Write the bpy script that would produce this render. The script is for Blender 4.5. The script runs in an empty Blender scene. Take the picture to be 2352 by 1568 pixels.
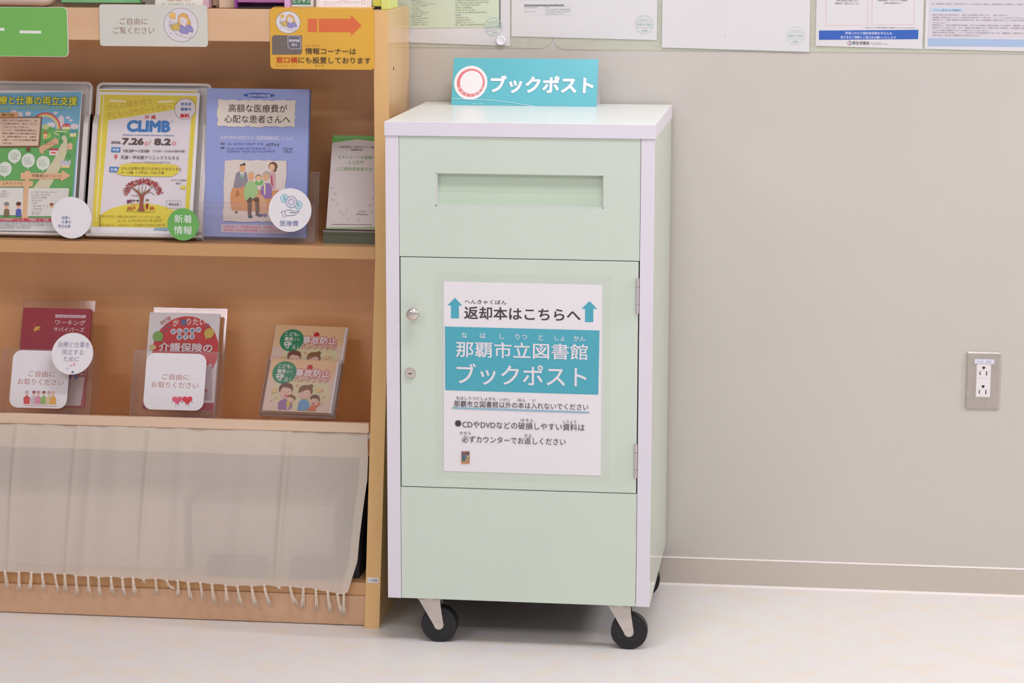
import bpy, bmesh, math, random
from mathutils import Vector, Matrix
from mathutils.geometry import tessellate_polygon
random.seed(7)
SC = bpy.context.scene
COL = SC.collection

# ------------------------------------------------------------------ camera
cam_d = bpy.data.cameras.new('camera')
cam = bpy.data.objects.new('camera', cam_d)
COL.objects.link(cam)
cam_d.sensor_width = 36.0
cam_d.lens = 86.887
cam_d.clip_start = 0.05
R_ = Vector((0.99240, 0.12266, 0.00242)).normalized()
F_ = Vector((-0.12048, 0.97779, -0.17117)).normalized()
R_ = (R_ - F_ * R_.dot(F_)).normalized()
U_ = R_.cross(F_)
M = Matrix.Identity(4)
for i in range(3):
    M[i][0], M[i][1], M[i][2] = R_[i], U_[i], -F_[i]
M.translation = Vector((0.44946, -5.06966, 1.39964))
cam.matrix_world = M
SC.camera = cam

# ------------------------------------------------------------------ world, lights, exposure
W = bpy.data.worlds.new('world')
SC.world = W
W.use_nodes = True
W.node_tree.nodes['Background'].inputs[0].default_value = (0.97, 0.96, 1.05, 1)
W.node_tree.nodes['Background'].inputs[1].default_value = 0.54

def area(name, loc, sx, sy, power, col=(0.965, 0.96, 1.06)):
    l = bpy.data.lights.new(name, 'AREA')
    l.shape = 'RECTANGLE'; l.size = sx; l.size_y = sy
    l.energy = power; l.color = col
    o = bpy.data.objects.new(name, l)
    o.location = loc
    COL.objects.link(o)
    return o
# ceiling troffers, pointing straight down
for (lx, ly, p) in ((0.3, -1.35, 25), (0.9, -4.0, 34), (-1.6, -3.4, 30), (3.9, -1.0, 130)):
    area('ceiling_lamp', (lx, ly, 2.655), 1.2, 0.3, p)

SC.view_settings.view_transform = 'Standard'
SC.view_settings.look = 'None'
SC.view_settings.gamma = 1.0
SC.view_settings.exposure = -0.15
SC.view_settings.use_curve_mapping = False

# ------------------------------------------------------------------ materials
def lin(c):
    r = []
    for v in c[:3]:
        v = v / 255.0
        r.append(v / 12.92 if v <= 0.04045 else ((v + 0.055) / 1.055) ** 2.4)
    return (r[0], r[1], r[2], 1.0)
MATS = {}
def new_mat(name):
    m = bpy.data.materials.new(name)
    m.use_nodes = True
    return m, m.node_tree, m.node_tree.nodes['Principled BSDF']
def noise_mix(nt, b, c1, c2, scale, detail=3, stretch=None, lo=0.35, hi=0.65, bump=0.0):
    tc = nt.nodes.new('ShaderNodeTexCoord')
    mp = nt.nodes.new('ShaderNodeMapping')
    nz = nt.nodes.new('ShaderNodeTexNoise')
    cr = nt.nodes.new('ShaderNodeValToRGB')
    nt.links.new(tc.outputs['Object'], mp.inputs[0])
    nt.links.new(mp.outputs[0], nz.inputs['Vector'])
    if stretch: mp.inputs['Scale'].default_value = stretch
    nz.inputs['Scale'].default_value = scale
    nz.inputs['Detail'].default_value = detail
    cr.color_ramp.elements[0].position = lo; cr.color_ramp.elements[0].color = c1
    cr.color_ramp.elements[1].position = hi; cr.color_ramp.elements[1].color = c2
    nt.links.new(nz.outputs[0], cr.inputs[0])
    nt.links.new(cr.outputs[0], b.inputs['Base Color'])
    if bump:
        bp = nt.nodes.new('ShaderNodeBump')
        bp.inputs['Strength'].default_value = bump
        bp.inputs['Distance'].default_value = 0.001
        nt.links.new(nz.outputs[0], bp.inputs['Height'])
        nt.links.new(bp.outputs[0], b.inputs['Normal'])
    return nz, cr
def plain(name, c, rough=0.5, var=0.03, scale=12, metal=0.0, spec=0.5, bump=0.0):
    if name in MATS: return MATS[name]
    m, nt, b = new_mat(name)
    l = lin(c)
    a = tuple(v * (1 - var) for v in l[:3]) + (1,)
    d = tuple(min(1, v * (1 + var)) for v in l[:3]) + (1,)
    noise_mix(nt, b, a, d, scale, bump=bump)
    b.inputs['Roughness'].default_value = rough
    b.inputs['Metallic'].default_value = metal
    b.inputs['Specular IOR Level'].default_value = spec
    MATS[name] = m
    return m
def ink(c):
    k = 'ink_%d_%d_%d' % tuple(int(v) for v in c[:3])
    if k in MATS: return MATS[k]
    m, nt, b = new_mat(k)
    b.inputs['Base Color'].default_value = lin(c)
    b.inputs['Roughness'].default_value = 0.5
    b.inputs['Specular IOR Level'].default_value = 0.35
    MATS[k] = m
    return m
def wood(name, c1, c2, stretch, scale=9, rough=0.3):
    m, nt, b = new_mat(name)
    nz, cr = noise_mix(nt, b, lin(c1), lin(c2), scale, 6, stretch, 0.3, 0.7, 0.0)
    nz.inputs['Distortion'].default_value = 0.6
    b.inputs['Roughness'].default_value = rough
    MATS[name] = m
    return m
def clear(name, tint=(0.97, 0.96, 0.96), gloss=0.07, haze=0.03, hcol=(0.8, 0.75, 0.75)):
    m = bpy.data.materials.new(name); m.use_nodes = True
    nt = m.node_tree; nt.nodes.clear()
    out = nt.nodes.new('ShaderNodeOutputMaterial')
    tr = nt.nodes.new('ShaderNodeBsdfTransparent'); tr.inputs[0].default_value = tint + (1,)
    gl = nt.nodes.new('ShaderNodeBsdfGlossy'); gl.inputs['Roughness'].default_value = 0.06
    df = nt.nodes.new('ShaderNodeBsdfDiffuse'); df.inputs[0].default_value = hcol + (1,)
    nz = nt.nodes.new('ShaderNodeTexNoise'); nz.inputs['Scale'].default_value = 30
    mr = nt.nodes.new('ShaderNodeMapRange')
    mr.inputs['To Min'].default_value = haze * 0.7; mr.inputs['To Max'].default_value = haze * 1.3
    m1 = nt.nodes.new('ShaderNodeMixShader'); m2 = nt.nodes.new('ShaderNodeMixShader')
    m1.inputs[0].default_value = gloss
    nt.links.new(tr.outputs[0], m1.inputs[1]); nt.links.new(gl.outputs[0], m1.inputs[2])
    nt.links.new(nz.outputs[0], mr.inputs['Value']); nt.links.new(mr.outputs[0], m2.inputs[0])
    nt.links.new(m1.outputs[0], m2.inputs[1]); nt.links.new(df.outputs[0], m2.inputs[2])
    nt.links.new(m2.outputs[0], out.inputs[0])
    MATS[name] = m
    return m

M_WALL = plain('wall_paint', (203, 196, 186), 0.6, 0.012, 3, bump=0.02)
M_BASEB = plain('baseboard_vinyl', (202, 191, 178), 0.45, 0.015, 6)
M_SEAL = plain('caulk', (236, 226, 220), 0.5, 0.01)
M_CEIL = plain('ceiling_board', (240, 238, 234), 0.8, 0.02)
M_GREEN = plain('pale_green_laminate', (208, 219, 203), 0.13, 0.012, 5)
M_GREEN2 = plain('pale_green_flap', (196, 212, 190), 0.5, 0.012, 5)
M_EDGE = plain('white_edge_band', (226, 220, 227), 0.4, 0.01)
M_TOP = plain('white_green_top', (243, 248, 241), 0.28, 0.01)
M_WOOD = wood('beech_laminate', (226, 180, 118), (234, 190, 130), (1, 1, 0.12), 22, 0.14)
M_WOODH = wood('beech_laminate_across', (200, 152, 102), (210, 162, 112), (0.12, 1, 1), 22)
M_FASC = wood('beech_fascia', (218, 177, 138), (226, 186, 146), (0.12, 1, 1), 30)
M_INNER = wood('brown_inner_board', (234, 179, 124), (242, 187, 132), (1, 1, 0.15), 12)
M_PINE = wood('pale_pine', (222, 190, 160), (232, 202, 174), (0.1, 1, 1), 16)
M_PLINTH = wood('worn_plinth', (204, 162, 126), (216, 174, 138), (0.2, 1, 1), 14)
M_RUB = plain('black_rubber', (34, 33, 35), 0.5, 0.1, 30, spec=0.4)
M_STEEL = plain('zinc_steel', (205, 196, 188), 0.42, 0.06, 40, metal=0.55)
M_CHROME = plain('chrome', (215, 205, 198), 0.22, 0.03, 40, metal=0.9)
M_BRUSH = plain('brushed_steel_plate', (188, 180, 170), 0.38, 0.04, 60, metal=0.7)
M_WPL = plain('white_plastic', (232, 226, 224), 0.35, 0.01)
M_WPAP = plain('wall_sheet_paper', (222, 219, 218), 0.5, 0.008)
M_TRAY = plain('tray_white_plastic', (214, 206, 200), 0.4, 0.012)
M_PAPER = plain('white_paper', (235, 230, 231), 0.5, 0.008)
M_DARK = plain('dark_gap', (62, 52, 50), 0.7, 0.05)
M_SLOT = plain('black_slot', (28, 22, 20), 0.6, 0.05)
M_BAG = plain('navy_black_fabric', (46, 46, 54), 0.8, 0.35, 60, bump=0.4)
M_GREYB = plain('grey_storage_fabric', (122, 112, 108), 0.8, 0.05, 40)
M_PURPLE = plain('purple_plastic', (178, 108, 162), 0.35, 0.03)
M_PURPLE2 = plain('deep_purple_plastic', (140, 66, 150), 0.35, 0.03)
M_LILAC = plain('lilac_plastic', (226, 176, 220), 0.35, 0.02)
M_LIME = plain('lime_plastic', (222, 232, 130), 0.35, 0.02)
M_YELG = plain('yellow_green_plastic', (214, 212, 84), 0.35, 0.03)
M_BEIGE = plain('beige_card', (240, 214, 184), 0.6, 0.02)
M_BOARD = clear('pale_green_clear_board', (0.985, 0.99, 0.96), 0.012, 0.34, (0.84, 0.85, 0.72))
M_ACR = clear('clear_acrylic', (0.97, 0.955, 0.955), 0.016, 0.035)
M_ACRE = clear('acrylic_edge', (0.88, 0.85, 0.85), 0.04, 0.22, (0.66, 0.6, 0.61))
M_FILM = clear('laminate_film', (0.985, 0.985, 0.98), 0.012, 0.02, (0.8, 0.82, 0.78))

# sheet vinyl floor: pale with faint coloured blotches
def floor_mat():
    m, nt, b = new_mat('marbled_floor_vinyl')
    tc = nt.nodes.new('ShaderNodeTexCoord')
    def blot(scale, lo, hi, seed):
        mp = nt.nodes.new('ShaderNodeMapping'); mp.inputs['Location'].default_value = (seed, seed * 2, 0)
        nz = nt.nodes.new('ShaderNodeTexNoise'); nz.inputs['Scale'].default_value = scale; nz.inputs['Detail'].default_value = 4
        cr = nt.nodes.new('ShaderNodeValToRGB')
        cr.color_ramp.elements[0].position = lo; cr.color_ramp.elements[1].position = hi
        nt.links.new(tc.outputs['Object'], mp.inputs[0]); nt.links.new(mp.outputs[0], nz.inputs['Vector']); nt.links.new(nz.outputs[0], cr.inputs[0])
        return cr.outputs[0]
    prev = None
    base = lin((226, 221, 215))
    for (sc, lo, hi, col, amt, sd) in ((14, .5, .62, (230, 216, 194), .5, 3), (20, .53, .70, (226, 214, 217), .6, 9), (17, .55, .70, (219, 220, 215), .6, 17), (45, .60, .68, (232, 212, 184), .5, 23)):
        mx = nt.nodes.new('ShaderNodeMix'); mx.data_type = 'RGBA'
        ml = nt.nodes.new('ShaderNodeMath'); ml.operation = 'MULTIPLY'; ml.inputs[1].default_value = amt
        nt.links.new(blot(sc, lo, hi, sd), ml.inputs[0]); nt.links.new(ml.outputs[0], mx.inputs[0])
        if prev is None: mx.inputs[6].default_value = base
        else: nt.links.new(prev, mx.inputs[6])
        mx.inputs[7].default_value = lin(col)
        prev = mx.outputs[2]
    nt.links.new(prev, b.inputs['Base Color'])
    b.inputs['Roughness'].default_value = 0.38
    b.inputs['Specular IOR Level'].default_value = 0.35
    return m
M_FLOOR = floor_mat()

def cloth_mat(name, alpha, c=(226, 208, 188)):
    m = bpy.data.materials.new(name); m.use_nodes = True
    nt = m.node_tree; nt.nodes.clear()
    out = nt.nodes.new('ShaderNodeOutputMaterial')
    tc = nt.nodes.new('ShaderNodeTexCoord')
    nz = nt.nodes.new('ShaderNodeTexNoise'); nz.inputs['Scale'].default_value = 800; nz.inputs['Detail'].default_value = 2
    mp = nt.nodes.new('ShaderNodeMapping'); mp.inputs['Scale'].default_value = (1, 1, 0.5)
    cr = nt.nodes.new('ShaderNodeValToRGB')
    l = lin(c)
    cr.color_ramp.elements[0].position = 0.3; cr.color_ramp.elements[0].color = tuple(v * .95 for v in l[:3]) + (1,)
    cr.color_ramp.elements[1].position = 0.7; cr.color_ramp.elements[1].color = tuple(min(1, v * 1.04) for v in l[:3]) + (1,)
    df = nt.nodes.new('ShaderNodeBsdfDiffuse'); tl = nt.nodes.new('ShaderNodeBsdfTranslucent'); tr = nt.nodes.new('ShaderNodeBsdfTransparent')
    m1 = nt.nodes.new('ShaderNodeMixShader'); m1.inputs[0].default_value = 0.25
    m2 = nt.nodes.new('ShaderNodeMixShader'); m2.inputs[0].default_value = alpha
    nt.links.new(tc.outputs['Object'], mp.inputs[0]); nt.links.new(mp.outputs[0], nz.inputs['Vector']); nt.links.new(nz.outputs[0], cr.inputs[0])
    nt.links.new(cr.outputs[0], df.inputs[0]); nt.links.new(cr.outputs[0], tl.inputs[0])
    nt.links.new(df.outputs[0], m1.inputs[1]); nt.links.new(tl.outputs[0], m1.inputs[2])
    nt.links.new(m1.outputs[0], m2.inputs[1]); nt.links.new(tr.outputs[0], m2.inputs[2])
    nt.links.new(m2.outputs[0], out.inputs[0])
    return m
M_CLOTH = cloth_mat('thin_linen', 0.25, (238, 226, 212))
M_CLOTH2 = cloth_mat('linen_hem', 0.15, (240, 224, 202))
M_YARN = plain('cotton_yarn', (226, 208, 188), 0.85, 0.06, 200)

# ------------------------------------------------------------------ mesh helpers
def link(name, me, parent=None, mats=()):
    o = bpy.data.objects.new(name, me)
    COL.objects.link(o)
    for m in mats: me.materials.append(m)
    if parent is not None: o.parent = parent
    return o
def from_bm(name, bm, mats, parent=None, smooth=False):
    me = bpy.data.meshes.new(name)
    if smooth:
        for f in bm.faces: f.smooth = True
    bm.to_mesh(me); bm.free()
    if not isinstance(mats, (list, tuple)): mats = [mats]
    return link(name, me, parent, mats)
def tag(o, label, cat, group=None):
    o['label'] = label; o['category'] = cat
    if group: o['group'] = group
    return o
def empty(name, loc, label=None, cat=None, group=None, rot=(0, 0, 0)):
    o = bpy.data.objects.new(name, None); COL.objects.link(o)
    o.location = loc; o.rotation_euler = rot; o.empty_display_size = 0.05
    if label: tag(o, label, cat, group)
    return o
def struct(o):
    o['kind'] = 'structure'
    return o
def bbox(bm, x0, x1, y0, y1, z0, z1, bev=0.0, mi=0, seg=1):
    r = bmesh.ops.create_cube(bm, size=1.0)
    vs = r['verts']
    for v in vs:
        v.co.x = x0 if v.co.x < 0 else x1
        v.co.y = y0 if v.co.y < 0 else y1
        v.co.z = z0 if v.co.z < 0 else z1
    fs = set(f for v in vs for f in v.link_faces)
    for f in fs: f.material_index = mi
    if bev > 0:
        es = list(set(e for v in vs for e in v.link_edges))
        g = bmesh.ops.bevel(bm, geom=es, offset=bev, segments=seg, affect='EDGES', profile=0.5)
        for f in g['faces']: f.material_index = mi
    return vs
def box(name, x0, x1, y0, y1, z0, z1, mat, parent=None, bev=0.0008):
    bm = bmesh.new(); bbox(bm, x0, x1, y0, y1, z0, z1, bev)
    return from_bm(name, bm, mat, parent)
def prism(bm, pts, axis, a0, a1, mi=0):
    """extrude a 2-D outline along x ('x': pts are (y,z)) or y ('y': pts are (x,z))"""
    def P(p, a): return (a, p[0], p[1]) if axis == 'x' else (p[0], a, p[1])
    A = [bm.verts.new(P(p, a0)) for p in pts]; B = [bm.verts.new(P(p, a1)) for p in pts]
    n = len(pts)
    fs = [bm.faces.new(A), bm.faces.new(list(reversed(B)))]
    for i in range(n):
        fs.append(bm.faces.new((A[i], B[i], B[(i + 1) % n], A[(i + 1) % n])))
    for f in fs: f.material_index = mi
    bmesh.ops.recalc_face_normals(bm, faces=fs)
    return fs
def cyl(bm, c, r, axis, h, n=32, mi=0, r2=None):
    mt = {'z': Matrix.Identity(4), 'y': Matrix.Rotation(math.pi / 2, 4, 'X'), 'x': Matrix.Rotation(math.pi / 2, 4, 'Y')}[axis]
    g = bmesh.ops.create_cone(bm, cap_ends=True, segments=n, radius1=r, radius2=r if r2 is None else r2, depth=h, matrix=Matrix.Translation(c) @ mt)
    for f in set(f for v in g['verts'] for f in v.link_faces): f.material_index = mi
    return g['verts']
def rrect(w, h, r, n=6, x0=0.0, z0=0.0):
    pts = []
    for (cx, cz, a0) in ((w - r, r, -90), (w - r, h - r, 0), (r, h - r, 90), (r, r, 180)):
        for k in range(n + 1):
            a = math.radians(a0 + 90.0 * k / n)
            pts.append((x0 + cx + r * math.cos(a), z0 + cz + r * math.sin(a)))
    return pts
def tube(bm, pts, r0, r1=None, n=6, mi=0):
    if r1 is None: r1 = r0
    rings = []
    for i, p in enumerate(pts):
        p = Vector(p)
        d = (Vector(pts[min(i + 1, len(pts) - 1)]) - Vector(pts[max(i - 1, 0)])).normalized()
        s = d.cross(Vector((0, 1, 0)))
        if s.length < 1e-4: s = d.cross(Vector((1, 0, 0)))
        s.normalize(); t = d.cross(s)
        r = r0 + (r1 - r0) * i / (len(pts) - 1)
        rings.append([bm.verts.new(p + (s * math.cos(2 * math.pi * k / n) + t * math.sin(2 * math.pi * k / n)) * r) for k in range(n)])
    for a, b in zip(rings, rings[1:]):
        for k in range(n):
            f = bm.faces.new((a[k], a[(k + 1) % n], b[(k + 1) % n], b[k])); f.material_index = mi; f.smooth = True
    for rr, rev in ((rings[0], True), (rings[-1], False)):
        f = bm.faces.new(list(reversed(rr)) if rev else rr); f.material_index = mi

# ------------------------------------------------------------------ flat printing
_tc = bpy.data.curves.new('type_setter', 'FONT')
_to = bpy.data.objects.new('type_setter', _tc)
COL.objects.link(_to)
_cache = {}
def glyphs(s, shear=0.0):
    k = (s, shear)
    if k not in _cache:
        _tc.body = s; _tc.resolution_u = 3; _tc.shear = shear
        me = bpy.data.meshes.new_from_object(_to)
        vs = [(v.co.x, v.co.y) for v in me.vertices]
        fs = [tuple(p.vertices) for p in me.polygons]
        bpy.data.meshes.remove(me)
        xs = [v[0] for v in vs] or [0, 1]; ys = [v[1] for v in vs] or [0, 1]
        _cache[k] = (vs, fs, min(xs), max(xs), min(ys), max(ys))
    return _cache[k]
DL = 0.00002
class Print:
    """flat inks lying on a sheet; the sheet's local frame is x right, z up, -y out.
    tl, tr, bl: the sheet's corners on the print being measured; w, h: its size in metres."""
    def __init__(s, tl, tr, bl, w, h):
        s.o = tl; s.w = w; s.h = h
        ax = (tr[0] - tl[0], tr[1] - tl[1]); ay = (bl[0] - tl[0], bl[1] - tl[1])
        det = ax[0] * ay[1] - ax[1] * ay[0]
        s.inv = (ay[1] / det, -ay[0] / det, -ax[1] / det, ax[0] / det)
        s.sx = w / math.hypot(*ax); s.sz = h / math.hypot(*ay)
        s.V = []; s.Fc = []; s.MI = []; s.mats = []; s.y = -DL * 4
        s.src(0, 0, 1)
    def src(s, ox, oy, k, k2=None):
        s.ox, s.oy, s.k = ox, oy, k
        return s
    def m(s, x, y):
        px = s.ox + x / s.k - s.o[0]; py = s.oy + y / s.k - s.o[1]
        u = s.inv[0] * px + s.inv[1] * py; v = s.inv[2] * px + s.inv[3] * py
        return u * s.w, s.h * (1 - v)
    def _mi(s, col):
        m = ink(col)
        if m not in s.mats: s.mats.append(m)
        return s.mats.index(m)
    def raw(s, pts, faces, col, y=None):
        if y is None:
            s.y -= DL; y = s.y
        b = len(s.V); mi = s._mi(col)
        s.V += [(p[0], y, p[1]) for p in pts]
        for f in faces:
            s.Fc.append(tuple(b + i for i in f)); s.MI.append(mi)
    def local(s, pts, col):
        tri = tessellate_polygon([[Vector((p[0], p[1], 0)) for p in pts]])
        s.raw(pts, tri, col)
    def clip(s, pts):
        # Sutherland-Hodgman against the sheet
        def cut(P, ins, inter):
            out = []
            for i in range(len(P)):
                a, b = P[i - 1], P[i]
                if ins(b):
                    if not ins(a): out.append(inter(a, b))
                    out.append(b)
                elif ins(a): out.append(inter(a, b))
            return out
        for ax, lim, sg in ((0, 0, 1), (0, s.w, -1), (1, 0, 1), (1, s.h, -1)):
            if not pts: break
            def ins(p): return sg * (p[ax] - lim) >= -1e-9
            def inter(a, b):
                t = (lim - a[ax]) / (b[ax] - a[ax])
                return (a[0] + t * (b[0] - a[0]), a[1] + t * (b[1] - a[1]))
            pts = cut(pts, ins, inter)
        return pts
    def poly(s, pts, col, clip=True):
        P = [s.m(*p) for p in pts]
        if clip: P = s.clip(P)
        if len(P) >= 3: s.local(P, col)
    def rect(s, x0, y0, x1, y1, col):
        s.poly([(x0, y0), (x1, y0), (x1, y1), (x0, y1)], col)
    def ell(s, cx, cy, rx, ry, col, n=36, clip=True):
        ry = ry if ry else rx
        c = s.m(cx, cy); a = rx / s.k * s.sx; b = ry / s.k * s.sz
        P = [(c[0] + a * math.cos(2 * math.pi * i / n), c[1] + b * math.sin(2 * math.pi * i / n)) for i in range(n)]
        if clip: P = s.clip(P)
        if len(P) >= 3: s.local(P, col)
    def line(s, pts, wd, col):
        P = [s.m(*p) for p in pts]; h = wd / s.k * s.sx / 2
        V = []; Fs = []
        for i, p in enumerate(P):
            a = P[max(i - 1, 0)]; b = P[min(i + 1, len(P) - 1)]
            dx, dz = b[0] - a[0], b[1] - a[1]; L = math.hypot(dx, dz) or 1
            V += [(p[0] - dz / L * h, p[1] + dx / L * h), (p[0] + dz / L * h, p[1] - dx / L * h)]
        for i in range(len(P) - 1): Fs.append((2 * i, 2 * i + 1, 2 * i + 3, 2 * i + 2))
        s.raw(V, Fs, col)
    def ring(s, cx, cy, rx, ry, wd, col, n=36):
        s.line([(cx + rx * math.cos(2 * math.pi * i / n), cy + ry * math.sin(2 * math.pi * i / n)) for i in range(n + 1)], wd, col)
    def text(s, t, cx, cy, w, h, col, bold=0.0, rot=0.0, shear=0.0, keep=None):
        vs, fs, x0, x1, y0, y1 = glyphs(t, shear)
        sh = [(0.0, 0.0)]
        if bold > 0.001:      # heavier weight: the same outline struck several times, slightly shifted
            nn = 4 if bold < .03 else 8
            sh += [(bold * math.cos(2 * math.pi * q / nn + .785), bold * math.sin(2 * math.pi * q / nn + .785)) for q in range(nn)]
            x0 -= bold; x1 += bold; y0 -= bold; y1 += bold
        W_ = w / s.k * s.sx; H_ = h / s.k * s.sz
        c = s.m(cx, cy); ca, sa = math.cos(math.radians(rot)), math.sin(math.radians(rot))
        for (ox, oy) in sh:
            P = []
            for (x, y) in vs:
                a = ((x + ox - x0) / (x1 - x0) - .5) * W_; b = ((y + oy - y0) / (y1 - y0) - .5) * H_
                P.append((c[0] + a * ca - b * sa, c[1] + a * sa + b * ca))
            s.y -= 0.000012
            s.raw(P, fs, col, s.y)
    def outl(s, t, cx, cy, w, h, col, oc, bold=0.02, grow=0.07, **k):
        _, _, x0, x1, y0, y1 = glyphs(t)
        g = (x1 - x0 + 2 * grow) / (x1 - x0 + 2 * bold); gh = (y1 - y0 + 2 * grow) / (y1 - y0 + 2 * bold)
        s.text(t, cx, cy, w * g, h * gh, oc, grow, **k)
        s.text(t, cx, cy, w, h, col, bold, **k)
    def rows(s, x0, x1, ys, h, col, seed=1, fill=0.8, ends=None):
        """rows of print far too small to read: short dashes of ink"""
        rnd = random.Random(seed)
        V = []; Fs = []
        for r, y in enumerate(ys):
            e = ends[r] if ends else x0 + (x1 - x0) * rnd.uniform(.7, 1)
            x = x0
            while x < e - h * .4:
                w = h * rnd.uniform(.6, .95)
                if rnd.random() < .07: x += h * .8
                t = h * .13
                parts = rnd.sample([(0, -h / 2, w, -h / 2 + t), (0, -t / 2, w, t / 2), (w * .1, h / 2 - t, w * .9, h / 2), (w * .12, -h / 2, w * .12 + t, h / 2), (w * .8 - t, -h * .3, w * .8, h / 2), (w / 2 - t / 2, -h / 2, w / 2 + t / 2, h / 2)], rnd.choice((2, 3, 3, 4)))
                for (a, b0_, c_, d_) in parts:
                    q = [s.m(x + a, y + b0_), s.m(x + c_, y + b0_), s.m(x + c_, y + d_), s.m(x + a, y + d_)]
                    if 0 <= q[0][0] and q[1][0] <= s.w:
                        b = len(V); V += q; Fs.append((b, b + 1, b + 2, b + 3))
                x += w + h * .14
        s.raw(V, Fs, col)
    def build(s, parent, name='print', y=0.0):
        me = bpy.data.meshes.new(name)
        me.from_pydata([(v[0], v[1] + y, v[2]) for v in s.V], [], s.Fc)
        for m in s.mats: me.materials.append(m)
        me.polygons.foreach_set('material_index', s.MI)
        me.update()
        o = bpy.data.objects.new(name, me); COL.objects.link(o); o.parent = parent
        return o
def sheet(name, w, h, mat, loc, tilt, label, cat, th=0.0006, r=0.0, group=None, outline=None, rz=0.0):
    bm = bmesh.new()
    pts = outline or (rrect(w, h, r) if r else [(0, 0), (w, 0), (w, h), (0, h)])
    prism(bm, pts, 'y', 0, th)
    o = from_bm(name, bm, mat)
    o.location = loc; o.rotation_euler = (-math.radians(tilt), 0, rz)
    return tag(o, label, cat, group)

# ================================================================== the room
struct(box('floor', -4.5, 4.5, -8, 0.1, -0.05, 0, M_FLOOR, bev=0))
struct(box('wall_back', -4.5, 4.5, 0, 0.1, 0, 2.7, M_WALL, bev=0))
struct(box('ceiling', -4.6, 4.6, -8.1, 0.1, 2.7, 2.8, M_CEIL, bev=0))
bb = struct(box('baseboard_back', -4.5, 4.5, -0.004, 0, 0.001, 0.0575, M_BASEB, bev=0))
bm = bmesh.new()
prism(bm, [(-0.0045, 0.0575), (0, 0.0575), (0, 0.0598), (-0.003, 0.0598)], 'x', -4.5, 4.5)
from_bm('top_lip', bm, M_SEAL, bb)
bm = bmesh.new()
prism(bm, [(-0.0095, 0), (-0.004, 0), (-0.004, 0.0035), (-0.0065, 0.002)], 'x', -4.5, 4.5)
from_bm('floor_sealant', bm, M_SEAL, bb)

# ================================================================== book return cabinet
cab = empty('book_return_cabinet', (-0.35488, -0.49673, 0), 'pale green and white book return cabinet on black casters with a door sign', 'cabinet', rot=(0, 0, math.radians(-0.149)))
CW, CD, ZB, ZS, ZT = 0.507, 0.488, 0.0899, 0.9858, 1.0125
ST = 0.0255
# top: pale surface, white edge band
o = box('top_panel', 0.0006, CW - 0.0006, -0.0002, CD, ZS, ZT, M_TOP, cab, 0.0005)
bm = bmesh.new()
bbox(bm, -0.0012, CW + 0.0012, -0.003, -0.0002, ZS, ZT - 0.0002, 0.0004)
bbox(bm, -0.0012, 0.0006, -0.0002, CD + 0.001, ZS, ZT - 0.0002, 0.0003)
bbox(bm, CW - 0.0006, CW + 0.0012, -0.0002, CD + 0.001, ZS, ZT - 0.0002, 0.0003)
from_bm('edge_band', bm, M_EDGE, o)
for nm, x0, x1 in (('side_panel', 0, ST), ('side_panel', CW - ST, CW)):
    o = box(nm, x0, x1, 0.001, CD, ZB, ZS - 0.0003, M_GREEN, cab, 0.0004)
    bm = bmesh.new(); bbox(bm, x0, x1, -0.0004, 0.001, ZB, ZS - 0.0003, 0.0003)
    from_bm('edge_band', bm, M_EDGE, o)
X0, X1 = ST + 0.0008, CW - ST - 0.0008
ZD1, ZD0 = 0.7565, 0.312           # door gap, top and bottom
SX0, SX1, SZ0, SZ1 = 0.0945, 0.4125, 0.854, 0.9165   # slot
bm = bmesh.new()
for (a, b, c, d) in ((X0, SX0, ZD1 + .0012, ZS - .0005), (SX1, X1, ZD1 + .0012, ZS - .0005), (SX0, SX1, ZD1 + .0012, SZ0), (SX0, SX1, SZ1, ZS - .0005)):
    bbox(bm, a, b, 0.0002, 0.018, c, d)
bmesh.ops.remove_doubles(bm, verts=bm.verts, dist=1e-5)
from_bm('upper_front_panel', bm, M_GREEN, cab)
# white frame lining the slot, and the green flap inside it
bm = bmesh.new()
t = 0.0032
bbox(bm, SX0, SX0 + t + .001, 0.001, 0.02, SZ0, SZ1)
bbox(bm, SX1 - t * .5, SX1, 0.001, 0.02, SZ0, SZ1)
bbox(bm, SX0, SX1, 0.001, 0.02, SZ0, SZ0 + t)
bbox(bm, SX0, SX1, 0.001, 0.02, SZ1 - .001, SZ1)
from_bm('slot_frame', bm, plain('slot_frame_white', (206, 210, 202), 0.4, 0.01), cab)
bm = bmesh.new()
prism(bm, [(0.0085, SZ0 + t), (0.0095, SZ0 + t + .0225), (0.0125, SZ0 + t + .0225), (0.0135, SZ1 - .001), (0.034, SZ1 - .001), (0.034, SZ0 + t)], 'x', SX0 + t, SX1 - t * .5)
from_bm('slot_flap', bm, M_GREEN2, cab)
box('lower_front_panel', X0, X1, 0.0002, 0.018, ZB + .0002, ZD0 - .0012, M_GREEN, cab, 0.0004)
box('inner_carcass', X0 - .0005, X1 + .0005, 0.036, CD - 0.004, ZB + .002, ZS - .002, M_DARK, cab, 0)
door = box('door', X0 + .0012, X1 - .0014, -0.0004, 0.0175, ZD0 + .0002, ZD1 - .0004, M_GREEN, cab, 0.0009)
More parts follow.
